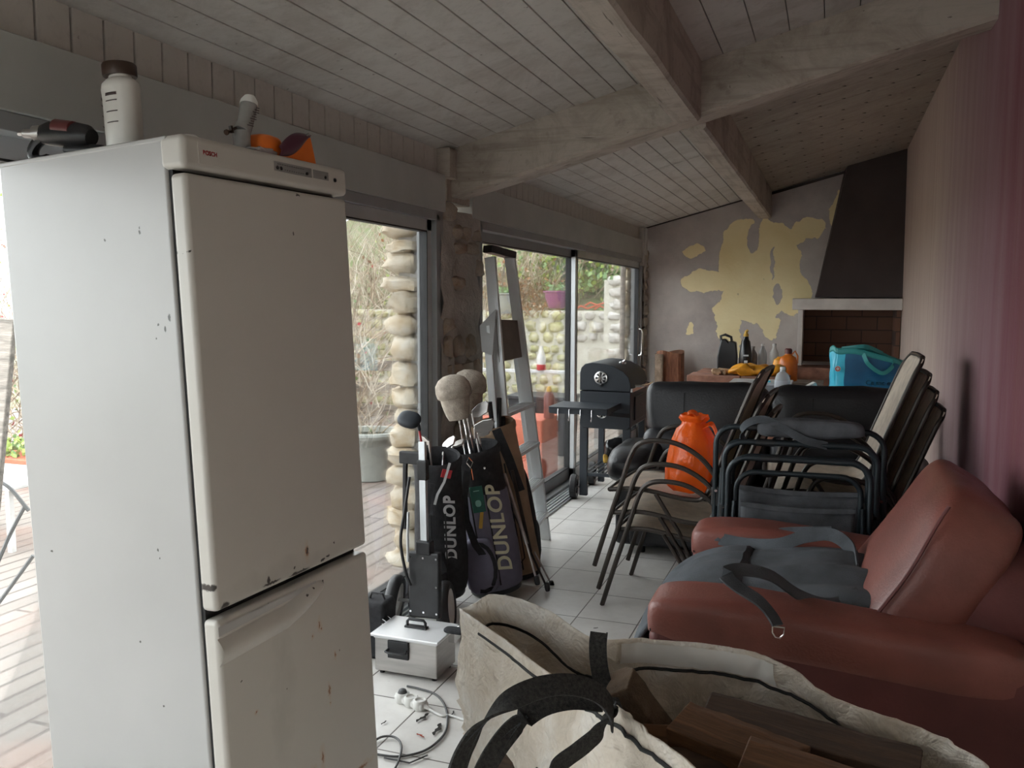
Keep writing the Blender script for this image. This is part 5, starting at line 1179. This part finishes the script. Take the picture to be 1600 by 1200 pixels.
b = MB(); b.lathe([(.012, .003), (.018, .003), (.018, .005), (.012, .005)], 20, (-HW*.80, -.172, zt*.62), mtx=Euler((PI/2, 0, 0)).to_matrix(), caps=False); b.build('red_ring', 'red_letter', rd)

# ------------------------------------------------------------------ stacked garden armchairs (bronze tube, beige mesh)
def armchair(label, group):
    t = thing('garden_armchair', label, 'chair', group=group)
    W2 = .27
    prof = [(-.20, .41), (-.12, .43), (.0, .425), (.14, .40), (.20, .41), (.26, .52), (.34, .72), (.43, .95), (.46, 1.01)]
    for s_ in (-1, 1):
        y = s_*W2
        b = MB(); b.tube(smooth_path([(-.33, y, 0), (-.27, y, .20), (-.19, y, .45), (-.14, y, .60), (-.09, y, .655), (0, y, .67), (.10, y, .655), (.20, y, .60), (.27, y, .52), (.29, y, .47)], 5), .0125, 8, flat=1); b.build('arm_and_front_leg', 'chair_bronze', t)
        b = MB(); b.tube(smooth_path([(-.26, s_*(W2-.02), .40), (-.1, s_*(W2-.02), .415), (.14, s_*(W2-.02), .385), (.23, s_*(W2-.02), .42), (.31, s_*(W2-.02), .63), (.42, s_*(W2-.02), .92), (.455, s_*(W2-.035), .99), (.47, s_*(W2-.09), 1.02)], 5), .012, 8); b.build('side_frame', 'chair_bronze', t)
        b = MB(); b.tube([(-.02, s_*(W2-.01), .40), (.10, s_*(W2-.01), .22), (.20, s_*(W2-.01), .012)], .011, 8); b.build('rear_leg', 'chair_bronze', t)
    b = MB(); b.tube([(.20, -W2+.01, .012), (.20, W2-.01, .012)], .011, 8); b.build('floor_bar', 'chair_bronze', t)
    b = MB(); b.tube([(.47, -W2+.09, 1.02), (.472, 0, 1.025), (.47, W2-.09, 1.02)], .012, 8); b.build('top_bar', 'chair_bronze', t)
    b = MB(); b.tube([(-.26, -W2+.02, .40), (-.265, 0, .405), (-.26, W2-.02, .40)], .012, 8); b.build('seat_bar', 'chair_bronze', t)
    P = smooth_path([(-.255, 0, .405), (-.1, 0, .415), (.12, 0, .385), (.22, 0, .41), (.305, 0, .62), (.42, 0, .92), (.465, 0, 1.015)], 5)
    def sl(u, v):
        k = v*(len(P)-1); i = min(int(k), len(P)-2); p = P[i].lerp(P[i+1], k-i); sag = .02*math.sin(PI*u)*math.sin(PI*v)
        return (p.x+sag*.6, (u-.5)*2*(W2-.025), p.z-sag)
    b = MB(); b.grid(sl, 8, 30); b.build('mesh_sling', 'textilene', t, solid=.004)
    return t
GL = 'beige garden armchairs stacked on the left'
ch = armchair('lowest beige mesh garden armchair of the left stack', GL)
base = Vector((-.71, 4.48, 0)); 
def put(o, loc, rz=0, ry=0): o.location = loc; o.rotation_euler = (0, ry, rz)
put(ch, base, -.06)
lbs = ['middle beige mesh garden armchair of the left stack', 'topmost beige mesh garden armchair of the left stack carrying the orange bag']
for k, (dx, dy, dz) in enumerate(((-.02, .0, .085), (-.045, .01, .20))):
    c = copy_tree(ch); put(c, base+Vector((dx, dy, dz)), -.06); c['label'] = lbs[k]
GR = 'beige garden armchairs stacked against the right wall'
for k, lb in enumerate(('topmost beige armchair of the stack against the right wall', 'second beige armchair from the top against the right wall', 'third beige armchair from the top against the right wall', 'lowest beige armchair of the stack against the right wall')):
    c = copy_tree(ch); put(c, (-.05+.035*k, 4.86-.0*k, .26-.085*k), .05); c['label'] = lb; c['group'] = GR

# orange plastic bag on the topmost chair
q = at(1082, 772, 4.32)
t = thing('plastic_bag', 'bright orange tied plastic bag sitting on the topmost left armchair', 'plastic bag', (q.x-.01, 4.36, .605))
def ob(p, a, i):
    k = 1+.22*noise.noise(Vector((math.cos(a)*1.6, math.sin(a)*1.6, p.z*8)))+.10*(.4-abs(noise.noise(Vector((math.cos(a)*5, math.sin(a)*5, p.z*22)))))
    return Vector((p.x*k, p.y*k*.85, p.z+.015*noise.noise(Vector((a*2, 1, i)))))
b = MB(); b.lathe([(.02, 0), (.10, .005), (.125, .04), (.13, .11), (.125, .19), (.10, .26), (.075, .31), (.06, .335), (.055, .35), (.075, .372), (.07, .385), (.03, .36)], 40, fn=ob, caps=False); b.build('bag_film', 'orange_bag_film', t)
for s_, dd in ((1, .0), (-1, .0)):
    b = MB(); b.ribbon(smooth_path([(s_*.045, -.02, .325), (s_*.09, -.03, .345), (s_*.115, -.03, .30), (s_*.12, -.04, .25)] if s_ > 0 else [(-.03, 0, .34), (-.03, -.01, .385), (.0, 0, .395), (.035, 0, .36)], 6), (0, 1, .3), .05, .004); b.build('handle_loop', 'orange_bag_film', t)
b = MB(); b.puff((0, 0, .12), (.16, .14, .20), (.7, .7)); b.build('contents', 'amber_plastic', t)

# ------------------------------------------------------------------ folded camping loungers
def lounger(label, loc, w=.62, h=.86, fab=True):
    t = thing('folded_lounger', label, 'lounger', loc, .04, 'folded camping loungers with dark tubes'); r = .085
    def U(w, h, y, rad, z0=.04):
        P = [(-w/2, y, z0), (-w/2, y, h-r*1.6)]+[(-w/2+r-r*math.cos(a), y, h-r+r*math.sin(a)) for a in [k*PI/2/6 for k in range(0, 7)]]
        P += [(-p[0], y, p[2]) for p in reversed(P)]; return P
    b = MB(); b.tube(U(w, h, 0, .013), .0135, 10); b.tube([(-w/2, 0, .014), (w/2, 0, .014)], .0135, 10); b.build('outer_frame', 'dark_tube', t)
    b = MB(); b.tube(U(w-.07, h-.07, .035, .012), .0125, 10); b.build('inner_frame', 'dark_tube', t)
    for s_ in (-1, 1):
        b = MB(); b.box((s_*(w/2-.005), .018, h-.34), (.045, .06, .10)); j = b.build('hinge_block', 'black_plastic', t, bevel=.01)
        b = MB(); b.tube([(s_*(w/2-.005), -.012, h-.31), (s_*(w/2-.005), -.018, h-.31)], .007, 8); b.build('rivet', 'chrome', j)
        b = MB(); b.tube([(s_*(w/2-.03), -.02, .03), (s_*(w/2-.02), -.018, h*.5), (s_*(w/2-.03), .0, h-.2)], .011, 8); b.build('side_leg', 'dark_tube', t)
    b = MB(); b.tube([(-w/2+.14, 0, h-.0), (-w/2+.22, 0, h-.0)], .016, 10); b.build('foam_sleeve', 'black_plastic', t)
    if fab:
        b = MB(); b.grid(lambda u, v: ((u-.5)*(w-.12), -.015-.012*math.sin(PI*u)+.012*noise.noise(Vector((u*4, v*4, h))), .12+(h-.32)*v-.012*math.sin(PI*u)*v), 24, 16); b.build('fabric', 'grey_fabric', t, solid=.006)
        b = MB(); b.ribbon([((k/12-.5)*(w-.12), -.03, h-.205-.012*math.sin(PI*k/12)) for k in range(13)], (0, 0, 1), .02, .012); b.build('fabric_hem', 'grey_fabric', t)
    return t
lounger('nearest folded camping lounger with grey fabric, behind the red armchair', (-.115, 3.99, 0), .60, .855)
lounger('second folded camping lounger from the front, slightly taller tube loop', (-.115, 4.09, 0), .66, .91)
lounger('rearmost folded camping lounger with the widest tube loop', (-.125, 4.19, 0), .74, .965, False)
t = thing('lounger_headrest', 'grey padded headrest with strap lying over the folded loungers', 'cushion', (-.10, 4.16, .955), .03)
b = MB(); b.puff((0.02, 0, .02), (.46, .13, .085), (.55, .3), fn=wr(.012, 7, 2)); b.build('pad', 'grey_fabric', t)
b = MB(); b.ribbon(smooth_path([(-.26, -.04, -.06), (-.275, -.05, .0), (-.24, -.06, .045), (-.17, -.06, .06), (-.08, -.075, .02), (.0, -.085, -.02), (.10, -.075, -.045)], 6), (0, .25, 1), .035, .004); b.build('strap', 'felt_grey', t)

# ------------------------------------------------------------------ red leather armchair
t = thing('leather_armchair', 'worn brick red leather armchair in front of the right wall', 'armchair', (.06, 3.27, 0))
def arm_fn(p):
    # arm dips towards the back and rounds at the front
    return Vector((p.x, p.y, p.z-.07*max(0, p.x+.25)))+Vector((0, 0, noise.noise(p*5)*.008))
for s_, nm in ((-1, 'near'), (1, 'far')):
    b = MB(); b.puff((-.03, s_*.47, .535), (1.12, .245, .17), (.42, .24), nu=44, nv=20, fn=arm_fn); ar = b.build('arm_pad', 'red_leather', t)
    b = MB(); b.box((-.03, s_*.47, .28), (1.10, .232, .46)); b.build('arm_side', 'red_shell', t, bevel=.035, seg=4)
    b = MB(); b.ribbon([(-.572, s_*.47-.11, .500), (-.588, s_*.47, .508), (-.572, s_*.47+.11, .500)], (0, 0, 1), .006, .004); b.build('seam', 'gasket_black', ar)
b = MB(); b.puff((-.06, 0, .40), (.80, .72, .20), (.5, .35), fn=wr(.01, 5, 1)); b.build('seat_cushion', 'red_leather', t)
b = MB(); b.box((.0, 0, .20), (.90, .76, .28)); b.build('base', 'red_shell', t, bevel=.03, seg=3)
Rb = Euler((0, .52, 0)).to_matrix()
def bk(p):
    k = 1-.10*(p.z/.5); q = Vector((p.x*(1+.12*math.cos(p.y*4)), p.y*k, p.z)); return q+Vector((noise.noise(p*4), noise.noise(p*4+Vector((7, 0, 0))), noise.noise(p*6)))*.018
b = MB(); b.puff((.27, 0.02, .64), (.27, .84, .66), (.40, .30), rot=Rb, nu=64, nv=34, fn=bk); bc = b.build('back_cushion', 'red_leather', t)
def edge(k):
    a = PI*(.5+.98*k/30); return Vector((.27, .02, .64))+Rb @ bk(Vector((-.118, -.40+.012*abs(math.sin(a)), .31*math.sin(a-PI/2+.0)*-1)))
b = MB(); b.tube([Vector((.27, .02, .64))+Rb @ bk(Vector((-.118, -.408, -.29+.56*k/20))) for k in range(21)], .006, 6); b.build('seam', 'red_shell', bc)
b = MB(); b.puff((.39, 0.03, .44), (.26, .84, .74), (.40, .30), rot=Euler((0, .25, 0)).to_matrix(), nu=56, nv=30, fn=wr(.012, 4, 6)); b.build('back_shell', 'red_shell', t)
for x_ in (-.42, .4):
    for y_ in (-.42, .42):
        b = MB(); b.tube([(x_, y_, 0), (x_, y_, .07)], .022, 10); b.build('foot', 'black_plastic', t)

# grey felt carrier draped over the seat
t = thing('felt_carrier', 'dark grey felt fabric carrier with straps draped over the red armchair seat', 'carrier bag', (-.08, 3.27, .50))
def tote(u, v):
    # u runs from the back of the seat to the front and down, v across
    s_ = u*1.08
    if s_ < .50: x_, z_ = .36-s_*1.12, .055+.03*math.sin(s_*7)
    else:
        a = min((s_-.50)/.36, 1)*PI/2; x_, z_ = -.20-.36*math.sin(a)*1.0, .065-.33*(1-math.cos(a))
        if s_ > .86: z_ -= (s_-.86); x_ += (s_-.86)*.12
    y_ = (v-.5)*.70*(1-.06*u)
    z_ += .05*math.sin(PI*v)**.6-.02+.022*noise.noise(Vector((u*4, v*7, 0)))+(.02*math.sin(v*22)*(max(0, .45-u))/.45)
    return (x_+.01*noise.noise(Vector((v*6, u*3, 4))), y_+.01*noise.noise(Vector((u*6, v*3, 8))), z_)
b = MB(); b.grid(tote, 60, 40); tb = b.build('body', 'felt_grey', t, solid=.012)
b = MB(); b.tube([tote(1-(k/30)*.995, .995) for k in range(20)], .006, 6); b.tube([tote(1-(k/30), .005) for k in range(20)], .006, 6); b.tube([tote(.97, .02+.96*k/20) for k in range(21)], .005, 6); b.build('edge_binding', 'felt_grey', tb)
O = Vector(t.location)
b = MB(); b.ribbon(smooth_path([at(1124, 842, 3.62)-O, at(1165, 850, 3.55)-O, at(1215, 851, 3.45)-O, at(1260, 838, 3.4)-O, at(1300, 836, 3.35)-O, at(1330, 858, 3.25)-O, at(1338, 890, 3.12)-O], 8), (.1, .35, 1), .05, .006); b.build('carry_strap', 'felt_grey', t)
b = MB(); b.ribbon(smooth_path([at(1125, 830, 3.68)-O, at(1122, 840, 3.62)-O, at(1200, 838, 3.6)-O, at(1225, 830, 3.58)-O, at(1300, 828, 3.5)-O], 8), (.1, .35, 1), .03, .005); b.build('carry_strap', 'felt_grey', t)
b = MB(); b.ribbon(smooth_path([at(1345, 925, 2.85)-O, at(1300, 944, 2.80)-O, at(1250, 930, 2.78)-O, at(1205, 900, 2.74)-O, at(1160, 890, 2.70)-O, at(1135, 897, 2.66)-O, at(1150, 915, 2.62)-O, at(1185, 938, 2.59)-O, at(1205, 960, 2.57)-O, at(1215, 977, 2.55)-O], 8), (0, 1, .5), .045, .006); st = b.build('long_strap', 'felt_grey', t)
c = at(1217, 983, 2.54)-O; b = MB(); b.tube([c+Vector((-.018, 0, .006)), c+Vector((-.018, -.002, -.012)), c+Vector((-.009, -.004, -.024)), c+Vector((.003, -.004, -.026)), c+Vector((.014, -.002, -.014)), c+Vector((.016, 0, .006)), c+Vector((-.018, 0, .006))], .0028, 8); b.build('metal_ring', 'chrome', st)
c = at(1023, 975, 3.05)-O; b = MB(); b.tube([c, c+Vector((-.012, 0, -.02)), c+Vector((-.004, 0, -.045)), c+Vector((.01, 0, -.03))], .003, 8); b.build('metal_ring', 'chrome', t)

# ------------------------------------------------------------------ white bulk bag full of firewood
t = thing('bulk_bag', 'large open white woven sack of firewood with black webbing handles in the foreground', 'sack', (-.22, 1.75, 0)); O = Vector(t.location)
rimP = [(-.935, 2.15, .700), (-.85, 2.20, .735), (-.70, 2.17, .725), (-.545, 2.10, .690), (-.40, 2.13, .695), (-.20, 2.15, .690), (-.08, 2.16, .665), (.04, 2.12, .615), (.22, 2.07, .60), (.34, 1.94, .585), (.36, 1.72, .57), (.36, 1.4, .60), (.22, 1.20, .67), (.02, 1.26, .735), (-.20, 1.46, .75), (-.34, 1.59, .76), (-.425, 1.68, .745), (-.56, 1.83, .695), (-.76, 2.02, .69)]
KR = 14; rim = smooth_path([Vector(p) for p in rimP]+[Vector(rimP[0])], KR)[:-1]; NR = len(rim)
botP = [(-.86, 2.10), (-.79, 2.15), (-.70, 2.16), (-.55, 2.14), (-.40, 2.15), (-.18, 2.17), (.04, 2.14), (.17, 2.08), (.27, 1.98), (.33, 1.82), (.33, 1.5), (.28, 1.30), (.12, 1.22), (-.04, 1.32), (-.18, 1.42), (-.32, 1.55), (-.43, 1.66), (-.56, 1.80), (-.74, 1.98)]
bot = smooth_path([Vector((p[0], p[1], .003)) for p in botP]+[Vector((*botP[0], .003))], KR)[:-1]
def wallp(i, v):
    i %= NR; a, c = rim[i], bot[i]; p = c.lerp(a, v); cen = Vector((-.22, 1.75, p.z)); o = (p-cen).normalized(); u = i/NR
    f = .04*noise.noise(Vector((u*14, v*2.2, 1)))+.05*(.4-abs(noise.noise(Vector((u*26+v*3, v*4.5, 7)))))+.035*(.3-abs(noise.noise(Vector((u*64-v*9, v*10, 3)))))+.012*(.3-abs(noise.noise(Vector((u*150+v*20, v*26, 5)))))
    env = math.sin(PI*min(v, .93))+.15
    return p+o*(f*env*1.1+.035*math.sin(PI*v)*(1 if v < .9 else .5))-O
NV = 60; b = MB(); V = [wallp(i, j/NV) for j in range(NV+1) for i in range(NR)]
b.add(V, [(j*NR+i, j*NR+(i+1) % NR, (j+1)*NR+(i+1) % NR, (j+1)*NR+i) for j in range(NV) for i in range(NR)]+[tuple(reversed(range(NR)))]); b.build('bag_wall', 'woven_bag', t, solid=.004, sharp=60)
def onrim(i, v, inward=0.0):
    p = wallp(i, v)+O; cen = Vector((-.22, 1.75, p.z)); return p-(p-cen).normalized()*inward-O
mat('black_thread', (.012, .012, .012), .8)
# stitched seam inside the far rim, outside on the near rims
far = [onrim(i, .885-.06*math.exp(-(((i*6/KR-17)/5.)**2)), .010) for i in range(KR//2, 8*KR)]
b = MB(); b.tube(far, .0042, 6); b.build('seam', 'black_thread', t)
near = [onrim(i, .955, -.007) for i in range(12*KR+KR//3, NR-KR//2)]
b = MB(); b.tube(near, .0042, 6); b.build('seam', 'black_thread', t)
# pale tape panel inside the far wall
b = MB(); b.grid(lambda u, v: tuple(onrim(0, 0)*0+wallp(int(3.5*KR+u*2.3*KR), .90+v*.085)-((wallp(int(3.5*KR+u*2.3*KR), .9)+O)-Vector((-.22, 1.75, .7))).normalized()*.011), 32, 4); b.build('hem_tape', 'hood_white', t)
# black webbing
def W(P, wd, w_, wd2=None, nm='webbing_handle'):
    Q = smooth_path([at(*p)-O for p in P], 10); n = len(Q); a_, c_ = Vector(wd).normalized(), Vector(wd2 or wd).normalized()
    b = MB(); b.ribbon(Q, [a_.lerp(c_, k/(n-1)) for k in range(n)], w_, .005); wb = b.build(nm, 'strap_black', t)
    b = MB()
    for q_ in (-.46, .46):
        b.tube([p+(a_.lerp(c_, k/(n-1))).normalized()*w_*q_ for k, p in enumerate(Q)], .0022, 5)
    b.build('webbing_edge', 'felt_grey', wb)
W([(936, 988, 2.10), (934, 1010, 2.09), (936, 1040, 2.08), (943, 1070, 2.04), (955, 1100, 1.97), (965, 1130, 1.92)], (1, .35, 0), .042)
W([(957, 1130, 1.66), (953, 1105, 1.64), (932, 1082, 1.62), (893, 1070, 1.59), (845, 1074, 1.56), (795, 1096, 1.52), (753, 1132, 1.49), (727, 1170, 1.47), (712, 1212, 1.46), (704, 1255, 1.46)], (-.2, .8, .6), .040, (.55, .85, .1))
W([(940, 1096, 1.70), (893, 1092, 1.67), (845, 1104, 1.64), (805, 1135, 1.61), (775, 1172, 1.59), (754, 1212, 1.58), (742, 1255, 1.58)], (.1, .8, .6), .040, (.85, .5, .1))
W([(955, 1110, 1.68), (947, 1130, 1.655), (925, 1155, 1.63), (893, 1180, 1.60), (855, 1208, 1.57), (825, 1245, 1.55)], (.3, .7, .6), .042, (.6, .6, .4))
# firewood
def firewood(label, c, L, r, rot, mt='split_wood', kind=0):
    tt = thing('firewood_log', label, 'log', c, group='split firewood logs in the white sack', rot=rot); b = MB(); rr = random.Random(int(c[0]*1000+c[1]*77))
    shp = [(-.5, -.42), (.5, -.40), (.42, .15), (.05, .5), (-.40, .28)] if kind == 0 else [(-.5, -.45), (.5, -.5), (.5, .38), (.2, .5), (-.5, .42)]
    n = len(shp); V = []
    K = 12
    for k in range(K+1):
        x_ = -L/2+L*k/K
        for q, (a, c_) in enumerate(shp): V.append((x_+.012*rr.uniform(-1, 1)*(k in (0, K)), a*r*2*(1+.06*noise.noise(Vector((k*.5, q*3, c[0]*9)))), c_*r*2*(1+.08*noise.noise(Vector((k*.6, q*2, c[1]*9))))))
    b.add(V, [(k*n+i, (k+1)*n+i, (k+1)*n+(i+1) % n, k*n+(i+1) % n) for k in range(K) for i in range(n)]+[tuple(range(n)), tuple(K*n+i for i in range(n))[::-1]])
    tb_ = b.build('timber', mt, tt, sharp=20, bevel=.004)
    if kind == 0:
        b = MB(); b.grid(lambda u, v: (-L/2+.01+(L-.02)*u, r*2*(.50-.55*v)*1.02, r*2*(-.38+.0+.9*v)*1.0-.0), 8, 2) if False else b.grid(lambda u, v: (-L/2+.01+(L-.02)*u, r*(-1.0+2.0*v), -r*.90+.0-.004*math.sin(u*9)), 8, 3); b.build('bark', 'bark', tb_, solid=.01)
    return tt
FW_ = [('reddish split log with sawn end pointing at the black strap', at(1035, 1128, 1.98), .30, .055, (.3, .05, .35), 'split_wood', 0),
 ('dark log standing half upright beside the black strap', at(1010, 1085, 2.04), .24, .05, (.5, .95, .5), 'bark', 0),
 ('brown split log in the middle of the sack', at(1150, 1140, 1.88), .27, .058, (.2, .12, -.2), 'split_wood', 1),
 ('long dark brown log reaching toward the far right corner of the sack', at(1260, 1135, 1.93), .46, .06, (.1, .10, -.05), 'split_wood_dark', 1),
 ('pale orange log at the bottom edge of the picture', at(1290, 1200, 1.72), .34, .055, (.2, .10, -.1), 'split_wood', 1),
 ('dark log below the reddish one at the near rim', at(1100, 1190, 1.86), .34, .06, (.6, .05, .3), 'split_wood_dark', 1),
 ('small dark knobbly log end in the right corner of the sack', at(1385, 1185, 1.9), .22, .05, (.2, .5, .5), 'bark', 0)]
for a in FW_: firewood(a[0], a[1]-Vector((0, 0, .055)), *a[2:])
for k in range(9):
    firewood('dark log buried lower down among the firewood', (-.55+.12*k*1.0 if k < 5 else -.45+.15*(k-5), 1.95-.05*k if k < 5 else 1.72, .36 if k < 5 else .42), .36, .06, (.2*k, .05, .6*k), 'split_wood_dark', k % 2)
b = MB(); b.puff((-.22, 1.76, .17), (.85, .60, .30), (.4, .5), fn=wr(.05, 9, 2)); tag(b.build('firewood_heap', 'split_wood_dark'), 'dark heap of split wood filling the bottom of the white sack', 'firewood', kind='stuff')
